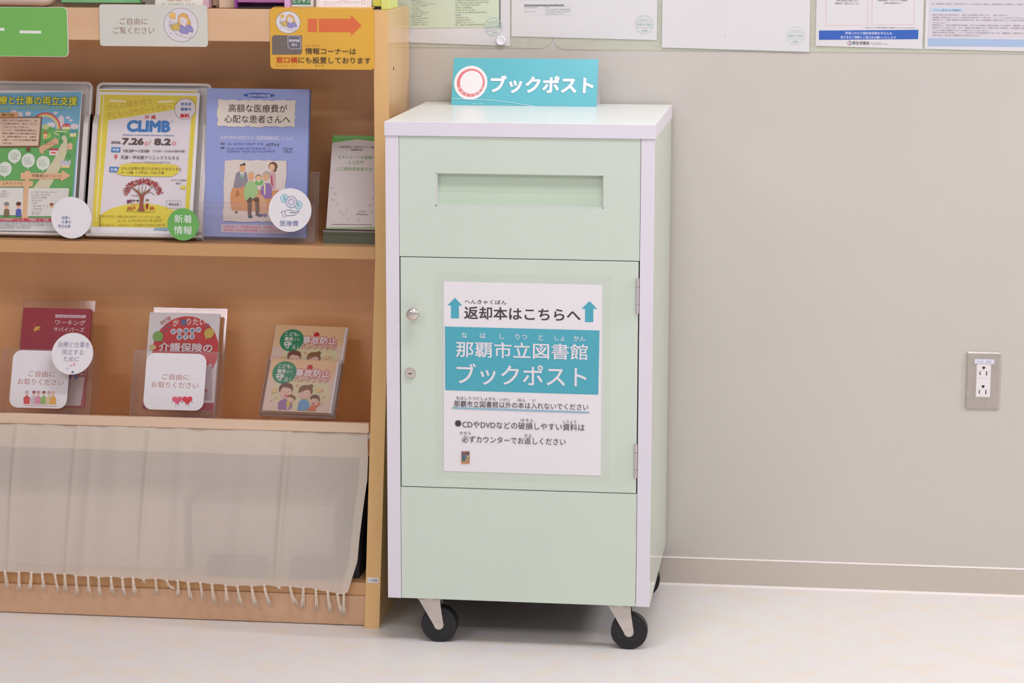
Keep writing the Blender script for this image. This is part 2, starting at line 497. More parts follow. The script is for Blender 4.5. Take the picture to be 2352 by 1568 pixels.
# knob
bm = bmesh.new()
kx, kz = 0.0545, 0.6505
prof = [(0.006, 0.0), (0.0055, -0.008), (0.0072, -0.012), (0.0112, -0.0155), (0.0125, -0.020), (0.0115, -0.0245), (0.0075, -0.0275), (0.0, -0.0282)]
n = 24; rings = []
for (r, y) in prof[:-1]:
    rings.append([bm.verts.new((kx + r * math.cos(2 * math.pi * k / n), y, kz + r * math.sin(2 * math.pi * k / n))) for k in range(n)])
tip = bm.verts.new((kx, prof[-1][1], kz))
for a, b in zip(rings, rings[1:]):
    for k in range(n): bm.faces.new((a[k], a[(k + 1) % n], b[(k + 1) % n], b[k]))
for k in range(n): bm.faces.new((rings[-1][k], rings[-1][(k + 1) % n], tip))
bm.faces.new(rings[0])
bmesh.ops.recalc_face_normals(bm, faces=bm.faces)
o = from_bm('knob', bm, M_CHROME, door, True); o['label'] = 'round chrome knob'
bm = bmesh.new()
lx, lz = 0.046, 0.5335
cyl(bm, (lx, -0.0022, lz), 0.0112, 'y', 0.004, 28, 0, 0.0095)
cyl(bm, (lx, -0.0048, lz), 0.0085, 'y', 0.0015, 28)
bbox(bm, lx - .0035, lx + .0035, -0.0058, -0.0054, lz - .0009, lz + .0009, mi=1)
for f in bm.faces: f.smooth = False
o = from_bm('lock', bm, [M_CHROME, M_SLOT], door); o['label'] = 'round chrome key lock'
for z0, z1 in ((0.6587, 0.7247), (0.3428, 0.4079)):
    bm = bmesh.new()
    hx = X1 - 0.003
    L = z1 - z0
    for a, b in ((0, .24), (.25, .75), (.76, 1)):
        cyl(bm, (hx, -0.0028, z0 + L * (a + b) / 2), 0.0031, 'z', L * (b - a), 12)
    bbox(bm, hx - .003, hx, -.0012, 0, z0, z1)
    for f in bm.faces: f.smooth = False
    o = from_bm('hinge', bm, plain('hinge_grey', (196, 186, 184), 0.4, 0.02, metal=0.3), door)

# casters
WR = 0.0352
def caster(cx, cy, parent, back=False, flip=1):
    c = bmesh.new()
    # fork: two cheeks and a top plate
    out = [(-0.0415 * flip, ZB - WR), (0.0022 * flip, ZB - WR), (0.0040 * flip, 0.036), (0.0092 * flip, 0.0015)]
    for k in range(7):
        a = math.radians(5 - 35 * k)
        out.append((0.0096 * math.cos(a) * flip, 0.0096 * math.sin(a)))
    out.append((-0.0092 * flip, -0.001))
    pts = [(cx + p[0], WR + p[1]) for p in out]
    for y0 in (-0.0165, 0.0145):
        prism(c, pts, 'y', cy + y0, cy + y0 + 0.002)
    bbox(c, min(cx - .0415 * flip, cx + .004 * flip), max(cx - .0415 * flip, cx + .004 * flip), cy - .0165, cy + .0165, ZB - .004, ZB - .0005)
    cyl(c, (cx - 0.020 * flip, cy, ZB - 0.003), 0.019, 'z', 0.005, 20)
    f = from_bm('caster', c, M_STEEL, parent)
    w = bmesh.new()
    cyl(w, (cx, cy, WR), WR - .0015, 'y', 0.026, 48); cyl(w, (cx, cy, WR), WR, 'y', 0.021, 48)
    cyl(w, (cx, cy, WR), 0.026, 'y', 0.0268, 40); cyl(w, (cx, cy, WR), 0.0245, 'y', 0.0274, 40)
    from_bm('wheel', w, M_RUB, f)
    b = bmesh.new()
    cyl(b, (cx, cy - .0178, WR), 0.0062, 'y', 0.003, 20); cyl(b, (cx, cy - .0198, WR), 0.0028, 'y', 0.0015, 16)
    from_bm('axle_bolt', b, M_CHROME, f)
for (cx, cy) in ((0.0975, 0.0265), (0.4675, 0.0265), (0.0975, 0.39), (0.466, 0.402)):
    caster(cx, cy, cab)

# sign on the door (laminated notice)
notice = sheet('paper_notice', 0.3010, 0.3665, M_PAPER, (-0.2443, -0.49815, 0.3447), 0, 'large white and teal laminated notice taped to the door of the green cabinet', 'notice')
notice.rotation_euler = (0, 0, math.radians(-0.149))
bm = bmesh.new(); prism(bm, rrect(0.335, 0.400, 0.006, 4, -0.017, -0.0165), 'y', 0.0007, 0.0009)
from_bm('laminate_film', bm, M_FILM, notice)
P = Print((1021, 645), (1386, 653.5), (1020.5, 1080), 0.3010, 0.3665)
TEAL = (82, 172, 188); INKD = (72, 62, 66); WH = (232, 226, 230)
P.src(960, 620, 5.113)
P.poly([(445, 315), (533, 407), (493, 407), (493, 556), (397, 556), (397, 405), (355, 405)], TEAL)
P.poly([(2030, 357), (2122, 448), (2076, 448), (2076, 601), (1978, 601), (1978, 448), (1937, 445)], TEAL)
P.text('へんきゃくぼん', 808, 366, 500, 52, INKD, 0.012)
P.text('返却本はこちらへ', 1240, 505, 1375, 152, INKD, 0.022)
P.poly([(325, 650), (2150, 697), (2140, 1444), (325, 1396)], TEAL)
for t, x, y, w in (('な', 557, 750, 70), ('は', 775, 755, 66), ('し', 1003, 765, 56), ('りつ', 1230, 770, 135), ('と', 1462, 777, 56), ('しょ', 1682, 785, 116), ('かん', 1915, 790, 142)):
    P.text(t, x, y, w, 64, WH, 0.006)
P.text('那覇市立図書館', 1235, 930, 1560, 188, WH, 0.014)
P.text('ブックポスト', 1233, 1218, 1540, 248, WH, 0.012)
P.src(960, 860, 5.113)
P.text('なはしりつとしょかん', 695, 264, 478, 40, INKD)
P.text('いがい', 1037, 276, 132, 34, INKD); P.text('ほん', 1234, 281, 92, 36, INKD); P.text('い', 1384, 284, 38, 32, INKD)
P.text('那覇市立図書館以外の本は入れないでください', 1228, 344, 1592, 74, INKD, 0.002)
P.poly([(410, 367), (2035, 415), (2035, 433), (410, 385)], (140, 188, 202))
P.ell(480, 559, 37, 37, INKD)
P.text('CDやDVDなどの破損しやすい資料は', 1256, 585, 1452, 84, INKD, 0.002)
P.text('はそん', 1304, 518, 156, 34, INKD); P.text('しりょう', 1806, 533, 150, 36, INKD)
P.text('必ずカウンターでお返しください', 1142, 757, 1235, 80, INKD, 0.002)
P.text('かなら', 565, 673, 135, 36, INKD); P.text('かえ', 1315, 699, 92, 36, INKD)
P.rect(516, 888, 617, 1036, (196, 142, 98)); P.rect(524, 894, 611, 1008, (120, 112, 108))
for (x, y, w, h, c) in ((526, 898, 20, 30, (110, 90, 120)), (548, 898, 26, 30, (150, 96, 80)), (576, 898, 32, 30, (96, 84, 100)), (528, 936, 22, 30, (70, 100, 120)), (552, 936, 26, 30, (90, 110, 160)), (582, 936, 26, 28, (190, 176, 110)), (528, 974, 34, 30, (70, 110, 110)), (566, 974, 42, 30, (170, 150, 120))):
    P.rect(x, y, x + w, y + h, c)
P.build(notice)

# ---------------------------------------------------------------- tent sign on the cabinet
M_TEALC = plain('teal_gloss_card', (92, 186, 197), 0.28, 0.01)
tent = empty('tabletop_sign', (-0.2905, -0.0865, 1.0125), 'teal folded tent sign standing on top of the green cabinet', 'sign', rot=(0, 0, 0))
TW, TH_, TD = 0.2965, 0.0925, 0.040
fl = math.hypot(TH_, TD)
bm = bmesh.new()
prism(bm, [(0, 0.0004), (0.0006, 0.0), (TD + .0003, TH_), (TD, TH_ + .0006)], 'x', 0, TW)
front = from_bm('front_face', bm, M_TEALC, tent)
bm = bmesh.new()
prism(bm, [(TD + .0003, TH_), (TD + .0004, TH_ + .0006), (0.0765, 0.0004), (0.0760, 0.0002)], 'x', 0, TW)
from_bm('back_face', bm, M_PAPER, tent)
bm = bmesh.new()
prism(bm, [(0.002, 0.0003), (0.0755, 0.0003), (0.0755, 0.0008), (0.002, 0.0008)], 'x', 0.001, TW - .001)
from_bm('base_fold', bm, M_PAPER, tent)
P = Print((455, 497), (1675, 515), (430, 860), TW, fl)
P.ell(597, 690, 141, 132, (240, 236, 236)); P.ell(597, 690, 118, 110, (226, 128, 130)); P.ell(603, 686, 96, 90, (240, 236, 236))
for i, t in enumerate('那覇市立図書館'):
    a = math.radians(205 + i * 21.5)
    P.text(t, 597 + 107 * math.cos(a), 690 - 100 * math.sin(a), 22, 20, (240, 220, 220), 0.01, rot=math.degrees(a) + 90)
P.text('ブックポスト', 1197, 708, 868, 138, (244, 242, 244), 0.04)
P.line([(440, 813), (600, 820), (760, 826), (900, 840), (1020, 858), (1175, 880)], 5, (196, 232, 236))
P.text('那覇市立図書館', 655, 853, 84, 9, (200, 236, 240))
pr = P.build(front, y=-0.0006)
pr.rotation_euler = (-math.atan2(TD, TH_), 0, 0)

# ================================================================== display bookcase
BX0, BX1 = -1.5893, -0.38869
BT, TH = 1.2097, 0.0297
YT, YB, ZK, YBK = -0.25856, -0.4095, 0.7172, -0.012
case = empty('display_bookcase', (0, 0, 0), 'wide beech display bookcase with open shelves, left of the green cabinet', 'bookcase')
side = [(YB, 0), (YBK, 0), (YBK, BT), (YT, BT), (YT, ZK)]
for x0, x1 in ((BX1 - TH, BX1), (BX0, BX0 + TH)):
    bm = bmesh.new(); prism(bm, side, 'x', x0, x1)
    o = from_bm('side_panel', bm, M_WOOD, case)
    if x1 == BX1:
        bm = bmesh.new(); cyl(bm, (BX1 + .0001, -0.2027, 1.0925), 0.0038, 'x', 0.0006, 16)
        q = from_bm('screw_hole', bm, M_SLOT, o)
        bm = bmesh.new(); bbox(bm, BX1 - TH + .0035, BX1 - .004, -.3925, -.3918, .0885, .0985)
        lab = from_bm('asset_label', bm, M_PAPER, o)
        # lower front edge leans: put the label in its plane
        lab.location = (0, 0, 0)
        PL = Print((0, 0), (220, 0), (0, 90), 0.0222, 0.0100)
        PL.text('11008', 112, 46, 170, 50, (90, 86, 96), 0.01)
        z_m = 0.0935; yy = YB + (YT - YB) * z_m / ZK
        lab.data.transform(Matrix.Translation((-(BX1 - TH + .0035), .3925, -.0885)))
        lab.location = (BX1 - TH + .0035, YB + (YT - YB) * .0885 / ZK - .0008, .0885)
        lab.rotation_euler = (-math.atan2(YT - YB, ZK), 0, 0)
        lp = PL.build(o); lp.location = lab.location + Vector((0, -.00002, 0)); lp.rotation_euler = lab.rotation_euler
IX0, IX1 = BX0 + TH + .0003, BX1 - TH - .0003
box('top_board', IX0, IX1, YT + .019, YBK, BT - 0.024, BT - .0002, M_WOODH, case)
box('top_fascia', IX0, IX1, YT + .0003, YT + .0187, 1.1463, BT - .0002, M_FASC, case)
box('back_panel', IX0, IX1, YBK - .008, YBK, 0.02, BT - .025, M_INNER, case, 0)
box('lower_shelf', IX0, IX1, -.3055, YBK - .0085, .3250, .3380, M_INNER, case)
box('middle_shelf', IX0, IX1, YT + .001, YBK - .0085, 0.7163, 0.7413, M_WOODH, case)
box('bottom_shelf', IX0, IX1, -0.3905, YBK - .0085, 0.0612, 0.0872, M_WOODH, case)
box('plinth', IX0, IX1, -0.3953, -0.377, 0.0015, 0.061, M_PLINTH, case)
plank = box('pine_lip', IX0 + .003, IX1 - .004, -0.3185, -0.3060, 0.3752, 0.3950, M_PINE, None, 0.0012)
tag(plank, 'pale pine strip fixed along the lower display shelf just above the cloth', 'shelf strip')

# curtain rod, cloth, fringe
bm = bmesh.new(); cyl(bm, ((IX0 + IX1) / 2, -0.303, 0.3660), 0.0088, 'x', IX1 - IX0 - .001, 24)
for x in (IX0 + .005, IX1 - .005): cyl(bm, (x, -0.303, 0.3660), 0.0094, 'x', 0.009, 24)
tag(from_bm('tension_rod', bm, M_WPL, None, False), 'white tension rod holding up the fringed cloth', 'rod')

def hemz(x):   # the lower edge of the cloth
    pts = [(-1.60, 0.0915), (-1.30, 0.0905), (-1.17, 0.0885), (-1.08, 0.0878), (-0.99, 0.0868), (-0.90, 0.0862), (-0.82, 0.0822), (-0.72, 0.0795), (-0.66, 0.0785), (-0.60, 0.0795), (-0.545, 0.0765), (-0.50, 0.0725), (-0.468, 0.068), (-0.45, 0.073), (-0.40, 0.085)]
    for (a, za), (b, zb) in zip(pts, pts[1:]):
        if a <= x <= b: return za + (zb - za) * (x - a) / (b - a)
    return pts[0][1] if x < pts[0][0] else pts[-1][1]
NX, NZ = 340, 70
CX0, ZTOP = -1.5550, 0.3748
def edge_x(t):  # right edge of the cloth, t from top 0 to bottom 1
    pts = [(0, -0.4262), (.17, -.4218), (.30, -.4215), (.45, -.4262), (.65, -.4315), (.82, -.4345), (.93, -.4445), (1, -.4515)]
    for (a, xa), (b, xb) in zip(pts, pts[1:]):
        if a <= t <= b: return xa + (xb - xa) * (t - a) / (b - a)
    return pts[-1][1]
creases = [(-1.32, -1.33, .006, .006), (-1.145, -1.146, .007, .005), (-1.02, -1.028, .0055, .004), (-0.985, -0.99, .004, .010), (-0.868, -0.874, .008, .006), (-0.80, -0.805, .004, .012), (-0.585, -0.596, .010, .007), (-0.93, -0.94, .005, .022), (-0.70, -0.74, .006, .030), (-0.645, -0.69, .008, .022), (-1.09, -1.07, .004, .028)]
def cloth_pt(u, t, off=0.0):
    xe = edge_x(t)
    x = CX0 + (xe - CX0) * u
    z = ZTOP + (hemz(x) - ZTOP) * t
    y = -0.3145 - 0.0925 * (t ** 0.8)
    y += 0.0035 * math.sin(x * 23 + t * 1.4) * (0.3 + t) + 0.0016 * math.sin(x * 61 + 2 * t) * t
    y += 0.0006 * math.sin(t * 40 + x * 9) * (1 - t)
    for (a, b, am, wd) in creases:
        c = a + (b - a) * t
        y -= am * math.exp(-((x - c) / wd) ** 2) * (0.25 + 0.75 * math.sin(math.pi * min(1, t * .9 + .1)))
    if t < .1: y += 0.0045 * (1 - t / .1) * math.sin(x * 95) * .35
    z += 0.0009 * math.sin(x * 140) * (t ** 8)
    return Vector((x, y - off, z))
bm = bmesh.new()
grid = [[bm.verts.new(cloth_pt(i / NX, j / NZ)) for i in range(NX + 1)] for j in range(NZ + 1)]
for j in range(NZ):
    for i in range(NX):
        bm.faces.new((grid[j][i], grid[j][i + 1], grid[j + 1][i + 1], grid[j + 1][i])).smooth = True
cloth = from_bm('linen_curtain', bm, M_CLOTH)
tag(cloth, 'cream fringed cloth hanging over the lowest shelf of the bookcase', 'cloth')
def strip(name, u0, u1, t0, t1, n, m_):
    bm = bmesh.new()
    g = [[bm.verts.new(cloth_pt(u0 + (u1 - u0) * i / n, t0 + (t1 - t0) * j / m_, -0.0015)) for i in range(n + 1)] for j in range(m_ + 1)]
    for j in range(m_):
        for i in range(n): bm.faces.new((g[j][i], g[j][i + 1], g[j + 1][i + 1], g[j + 1][i])).smooth = True
    return from_bm(name, bm, M_CLOTH2, cloth)
strip('top_hem', 0, 1, 0.0, 0.155, 260, 10)
strip('side_hem', 0.985, 1, 0.155, 1.0, 3, 60)
# tassels: (x px across the photo's shelf, drop, lean)
tas = [(-1.153, .033, .003), (-1.125, .036, -.001), (-1.099, .036, -.005), (-1.076, .034, .002), (-1.050, .035, .006), (-1.029, .034, .001), (-1.005, .039, .001), (-0.979, .037, .001), (-0.957, .037, .001), (-0.932, .036, .002), (-0.909, .037, .003), (-0.887, .033, .004), (-0.866, .008, 0), (-0.843, .031, .003), (-0.820, .018, .012), (-0.797, .032, .0), (-0.775, .036, .005), (-0.750, .037, .006), (-0.726, .038, .005), (-0.697, .037, .003), (-0.673, .038, .006), (-0.645, .041, .008), (-0.620, .042, .010), (-0.590, .006, 0), (-0.568, .038, .012), (-0.542, .041, -.002), (-0.517, .043, .002), (-0.492, .041, .006), (-0.472, .040, .009), (-0.459, .044, -.002), (-1.178, .034, .0), (-1.203, .036, .002), (-1.230, .035, .001)] + [(-1.257 - .026 * k, .035, .002) for k in range(11)]
rt = random.Random(3)
for (x, drop, lean) in tas:
    u = 0.5
    for _ in range(30):
        p = cloth_pt(u, 1.0); u += (x - p.x) / (edge_x(1) - CX0)
        u = max(0, min(1, u))
    p = cloth_pt(u, 1.0)
    bm = bmesh.new()
    kr = 0.0031
    bmesh.ops.create_icosphere(bm, subdivisions=2, radius=kr, matrix=Matrix.Translation((p.x, p.y - .001, p.z - .001)) @ Matrix.Diagonal((1, .9, 1.15, 1)))
    for f in bm.faces: f.smooth = True
    ns = 2 if drop < .01 else 9
    for k in range(ns):
        sp = (k - (ns - 1) / 2) / max(1, ns - 1)
        end = Vector((p.x + lean + sp * rt.uniform(.006, .0105), p.y - .001 + rt.uniform(-.002, .003), p.z - drop * rt.uniform(.9, 1.03)))
        a = Vector((p.x + sp * .0026, p.y - .001 + rt.uniform(-.001, .001), p.z - .002))
        mid = a.lerp(end, .5) + Vector((rt.uniform(-.0008, .0008) - sp * .002 + lean * -.15, rt.uniform(-.001, .001), 0))
        q1 = a.lerp(mid, .55); q2 = mid.lerp(end, .5)
        tube(bm, [a, q1, mid, q2, end], 0.00120, 0.00095, 5)
    from_bm('tassel', bm, M_YARN, cloth)

# things kept behind the cloth
def soft_box(name, x0, x1, y0, y1, z0, z1, mat, label, cat, lidmat=None):
    e = empty(name, ((x0 + x1) / 2, (y0 + y1) / 2, z0), label, cat)
    bm = bmesh.new(); bbox(bm, x0 - e.location.x, x1 - e.location.x, y0 - e.location.y, y1 - e.location.y, 0, z1 - z0 - (.02 if lidmat else 0), .004, 0, 2)
    from_bm('body', bm, mat, e)
    if lidmat:
        bm = bmesh.new(); bbox(bm, x0 - .003 - e.location.x, x1 + .003 - e.location.x, y0 - .003 - e.location.y, y1 + .003 - e.location.y, z1 - z0 - .0195, z1 - z0, .003, 0, 2)
        from_bm('lid', bm, lidmat, e)
    return e
M_STK = plain('pale_box_card', (214, 200, 196), .7)
soft_box('storage_box', -1.22, -0.80, -0.345, -0.06, 0.0874, 0.235, M_STK, 'pale storage box behind the left half of the cloth', 'box')
soft_box('storage_box', -0.785, -0.49, -0.335, -0.06, 0.0874, 0.225, M_STK, 'pale storage box behind the right half of the cloth', 'box')
soft_box('flat_case', -0.745, -0.625, -0.380, -0.340, 0.0874, 0.124, M_BAG, 'small dark flat case showing through the lower middle of the cloth', 'case')
soft_box('flat_case', -0.575, -0.486, -0.380, -0.340, 0.0874, 0.127, M_BAG, 'small dark flat case showing through the lower right of the cloth', 'case')
soft_box('file_box', -1.30, -0.50, -0.20, -0.05, 0.236, 0.318, M_GREYB, 'long grey file box lying on top behind the cloth', 'box')
soft_box('fabric_bag', -0.482, -0.4370, -0.36, -0.10, 0.0874, 0.22, M_BAG, 'black fabric bag peeking out past the right edge of the cloth', 'bag')

# ---------------------------------------------------------------- signs on the top rail
M_GS = plain('green_sign_card', (122, 186, 92), 0.45, 0.01)
M_PS = plain('pale_sign_card', (214, 212, 200), 0.4, 0.012)
M_YS = plain('yellow_sign_card', (226, 172, 62), 0.4, 0.012)
GB = (150, 116, 92)
WOM = dict(
    hair=[(650, 780), (640, 560), (662, 440), (720, 370), (800, 338), (860, 340), (930, 368), (1000, 430), (1030, 520), (1040, 560), (1085, 640), (1100, 690), (1088, 770), (960, 762), (940, 700), (880, 840), (830, 800), (720, 760)],
    face=[(712, 520), (730, 480), (770, 465), (880, 500), (920, 552), (960, 545), (992, 575), (970, 620), (952, 650), (956, 770), (880, 838), (820, 790), (790, 748), (740, 720), (712, 640)],
    shirt=[(700, 770), (780, 757), (815, 790), (850, 835), (900, 845), (962, 762), (1080, 765), (1145, 840), (1180, 930), (1185, 1008), (1015, 1003), (1000, 1090), (750, 1048), (690, 962), (722, 905)],
    arm=[(530, 990), (600, 945), (650, 952), (750, 1050), (1000, 1090), (1015, 1005), (1165, 1020), (1130, 1140), (1095, 1210), (1030, 1230), (870, 1195), (700, 1120), (600, 1085), (548, 1065)],
    book=[(375, 740), (430, 757), (650, 690), (705, 935), (680, 955), (560, 928), (470, 970), (395, 905)],
    page=[(325, 612), (350, 605), (470, 700), (600, 660), (652, 680), (650, 692), (440, 752), (335, 680)],
    hand=[(300, 735), (330, 700), (375, 745), (392, 895), (350, 860), (310, 800)])
def woman(P, T, w=9):
    f = lambda k: [T(*p) for p in WOM[k]]
    ol = (120, 108, 122)
    P.poly(f('hair'), (226, 176, 100)); P.poly(f('face'), (224, 212, 216)); P.poly(f('arm'), (222, 212, 212)); P.poly(f('shirt'), (150, 144, 192))
    P.poly(f('page'), (220, 210, 214)); P.poly(f('book'), (214, 182, 96)); P.poly(f('hand'), (186, 178, 190))
    for k in ('hair', 'shirt', 'arm', 'book', 'page'):
        q = f(k); P.line(q + [q[0]], w, ol)
    P.line([T(*p) for p in ((440, 752), (490, 965))], w, ol)
    for c in ((735, 598), (832, 578)):
        x, y = T(*c); P.ell(x, y, w * .9, w * 1.1, ol, 8)
    P.line([T(*p) for p in ((770, 600), (780, 640), (765, 645))], w * .7, ol); P.line([T(*p) for p in ((795, 680), (820, 686), (845, 670))], w * .7, ol)
sg = sheet('shelf_sign', 0.2083, 0.0985, M_WPL, (-1.2438, -0.2604, 1.1125), 0, 'bright green rounded sign hooked on the top rail, leftmost of three', 'sign', 0.0012, 0.009)
P = Print((-80, 15.5), (157.5, 17.2), (-79, 129.5), 0.2083, 0.0985)
P.src(0, 0, 1); P.local([(x + .0008, z + .0008) for x, z in rrect(.2083 - .0022, .0985 - .0016, .0085)], (122, 186, 92))
P.poly([(44, 70.6), (95, 71.2), (95, 77.6), (44, 77)], (236, 238, 230)); P.text('ナ', -14, 76, 46, 52, (236, 238, 230), 0.02)
P.build(sg)
sp = sheet('shelf_sign', 0.2195, 0.0822, M_PS, (-0.9705, -0.2605, 1.1350), 0, 'pale grey rounded sign with a woman reading, middle one on the top rail', 'sign', 0.0012, 0.006)
P = Print((229.5, 9), (478, 13.5), (230.3, 104.2), 0.2195, 0.0822)
P.src(0, 0, 4.9)
P.text('ご自由に', 1512, 238, 312, 76, GB); P.text('ご覧ください', 1513, 341, 462, 76, GB)
P.ell(2046, 285, 194, 190, (140, 132, 136), 48); P.ell(2046, 285, 189, 185, (222, 214, 216), 48)
P.src(370, 10, 15.68)
woman(P, lambda x, y: (x, y))
P.ell(445, 415, 112, 112, (236, 190, 106)); P.poly([(490, 520), (545, 490), (555, 575)], (236, 190, 106)); P.ring(445, 415, 115, 115, 8, (170, 140, 130))
P.ell(375, 1053, 26, 26, (170, 158, 184), 8); P.ell(1122, 395, 16, 16, (190, 180, 190), 8)
P.build(sp)
sy = sheet('shelf_sign', 0.2085, 0.1195, M_YS, (-0.6255, -0.2605, 1.0930), 0, 'orange yellow sign with a red arrow hooked on the top rail', 'sign', 0.0012, 0.008)
bm = bmesh.new(); prism(bm, [(x, z) for x, z in ((0.004, 0), (0.2045, 0), (0.2045, .03), (0.004, .03))], 'y', 0, 0.0012)
o = from_bm('top_fold', bm, M_YS, sy); o.location = (0, 0.0012, 0.1192); o.rotation_euler = (math.radians(-86), 0, 0)
P = Print((620.8, 14.3), (859.6, 18.6), (622, 156.8), 0.2085, 0.1195)
P.src(480, 0, 4.9)
AR = (222, 112, 66)
P.poly([(1118, 198), (1225, 199), (1225, 352), (1118, 351)], AR)
P.poly([(1243, 199), (1603, 204), (1603, 160), (1723, 283), (1603, 400), (1603, 358), (1243, 352)], AR)
P.ell(898, 237, 139, 129, (140, 128, 120), 48); P.ell(898, 237, 134, 124, (224, 216, 220), 48)
P.src(620, 10, 13.07)
_T = lambda x, y: (568 + (x - 745) * 0.598, 500 + (y - 755) * 0.553)
woman(P, _T, 7)
x, y = _T(445, 415); P.ell(x, y, 66, 62, (226, 184, 100)); x, y = _T(375, 1053); P.ell(x, y, 15, 15, (150, 140, 170), 8)
P.src(620, 70, 9.8)
P.poly([(115, 80), (735, 90), (735, 480), (700, 525), (60, 525), (60, 140), (75, 100)], (118, 106, 98))
P.poly([(412, 92), (650, 92), (695, 120), (716, 170), (714, 405), (470, 402), (430, 370), (412, 320)], (190, 186, 192))
P.poly([(426, 104), (645, 104), (685, 130), (702, 175), (701, 392), (475, 390), (442, 362), (426, 318)], (112, 106, 114))
P.text('患者相談', 565, 207, 246, 62, (216, 212, 216), 0.03); P.text('窓口', 564, 301, 120, 60, (216, 212, 216), 0.03)
P.rows(90, 300, [125, 160, 193, 230, 268, 302, 337], 20, (150, 140, 132), 5, ends=[280, 330, 270, 250, 275, 350, 220])
P.rows(500, 640, [438, 470, 498], 14, (140, 128, 118), 6)
DK = (84, 70, 50)
P.text('じょうほう', 968, 322, 325, 46, (160, 120, 50)); P.text('情報コーナーは', 1380, 458, 1140, 148, DK, 0.014)
P.text('窓口横', 395, 648, 482, 142, (200, 62, 40), 0.016); P.text('にも設置しております', 1468, 665, 1625, 148, DK, 0.012)
P.text('まどぐち', 278, 778, 268, 48, (206, 128, 40)); P.text('よこ', 558, 782, 130, 44, (206, 128, 40)); P.text('せっち', 1128, 785, 195, 44, (130, 100, 44))
P.build(sy)

# ---------------------------------------------------------------- white trays with flyers
def tray(x, y, z, tilt, w, h, label):
    e = empty('display_tray', (x, y, z), label, 'tray', rot=(-math.radians(tilt), 0, 0))
    bm = bmesh.new(); prism(bm, rrect(w, h, 0.012), 'y', 0.012, 0.0145)
    from_bm('back_plate', bm, M_TRAY, e)
    # raised rim all round
    bm = bmesh.new()
    o_ = rrect(w, h, 0.012); i_ = rrect(w - .010, h - .010, .009, 6, .005, .005)
    n = len(o_)
    lo = [[bm.verts.new((p[0], yy, p[1])) for p in ring] for ring, yy in ((o_, .0125), (o_, 0.0), (i_, 0.0), (i_, .0125))]
    for a, b in zip(lo, lo[1:] + lo[:1]):
        for k in range(n): bm.faces.new((a[k], a[(k + 1) % n], b[(k + 1) % n], b[k]))
    bmesh.ops.recalc_face_normals(bm, faces=bm.faces)
    from_bm('rim', bm, M_TRAY, e)
    # upright side ribs and the front lip
    for xx in (0.0, w - .010):
        bm = bmesh.new(); prism(bm, [(0, 0.0), (.012, 0.0), (.012, h * .80), (-.004, h * .78), (-.012, h * .72), (-.014, .01)], 'x', xx, xx + .010)
        from_bm('side_rib', bm, M_TRAY, e)
    bm = bmesh.new(); bbox(bm, 0, w, -.014, .012, -.003, .003, .001)
    from_bm('bottom_ledge', bm, M_TRAY, e)
    return e
TIL = 18
tray(-1.2735, -0.2115, 0.7475, TIL, 0.2420, 0.3215, 'white plastic display tray holding the green and blue flyer')
tray(-1.0225, -0.2115, 0.7475, TIL, 0.2420, 0.3205, 'white plastic display tray holding the yellow event flyer')

f1 = sheet('flyer', 0.2085, 0.2945, M_PAPER, (-1.2600, -0.2130, 0.7545), TIL, 'blue and green flyer with a rainbow and a road in the left tray', 'flyer')
P = Print((-20.5, 206), (190.8, 211.9), (-46, 525), 0.2085 * 211.5 / 236, 0.2945)
P = Print((-45.5, 205.5), (190.8, 211.9), (-71, 524.5), 0.2085, 0.2945)
P.src(0, 0, 1)
P.local([(.003, .0), (.2055, .0), (.2055, .294), (.003, .294)], (222, 216, 214))
P.src(0, 180, 3.92)
SKY = (120, 178, 206)
P.poly([(-175, 130), (742, 130), (640, 1250), (-250, 1240)], SKY)
GR = (104, 168, 92)
P.poly([(-200, 560), (60, 500), (330, 460), (420, 440), (560, 470), (700, 465), (628, 1252), (-250, 1245)], GR)
P.src(0, 250, 7.84)
CLD = (222, 206, 208)
for (x, y, rx, ry) in ((310, 110, 60, 60), (280, 150, 70, 50), (470, 90, 55, 40), (990, 85, 40, 26), (1090, 210, 60, 80), (1060, 280, 90, 60), (940, 290, 100, 60), (1220, 170, 40, 26), (1275, 220, 36, 24), (1340, 330, 80, 50), (200, 60, 60, 40)):
    P.ell(x, y, rx, ry, CLD, 20)
for r, c in ((292, (204, 80, 84)), (268, (226, 170, 110)), (246, (214, 204, 150)), (226, (170, 190, 170)), (206, (150, 150, 190)), (190, SKY)):
    pts = [(795 + r * math.cos(math.radians(a)), 375 - r * 1.04 * math.sin(math.radians(a))) for a in range(-6, 134, 6)]
    P.poly(pts + [(795 - 150, 375 - 120), (795, 385)], c)
P.ell(900, 300, 80, 50, CLD, 20)
P.poly([(700, 390), (800, 370), (900, 340), (1000, 375), (1200, 385), (1425, 420), (1400, 560), (690, 560)], GR)
P.ell(880, 350, 26, 26, (90, 150, 80), 12); P.ell(935, 360, 22, 20, (96, 156, 84), 12); P.ell(800, 330, 70, 50, (190, 196, 140), 16)
P.poly([(745, 460), (795, 395), (845, 460)], (200, 90, 60)); P.rect(752, 455, 832, 545, (228, 196, 130)); P.rect(785, 500, 805, 530, (210, 120, 60))
P.ell(870, 490, 30, 50, (160, 196, 90), 16)
P.poly([(1110, 335), (1125, 295), (1190, 275), (1255, 295), (1272, 335)], (196, 50, 54)); P.rect(1115, 335, 1265, 385, (222, 214, 160))
for x in (1150, 1195, 1240): P.ell(x, 316, 12, 12, (230, 200, 200), 10)
P.rect(1258, 400, 1380, 450, (80, 146, 170)); P.rect(1258, 450, 1375, 515, (220, 214, 160))
P.line([(1050, 485), (960, 440), (990, 410), (1210, 425)], 22, (206, 206, 160))
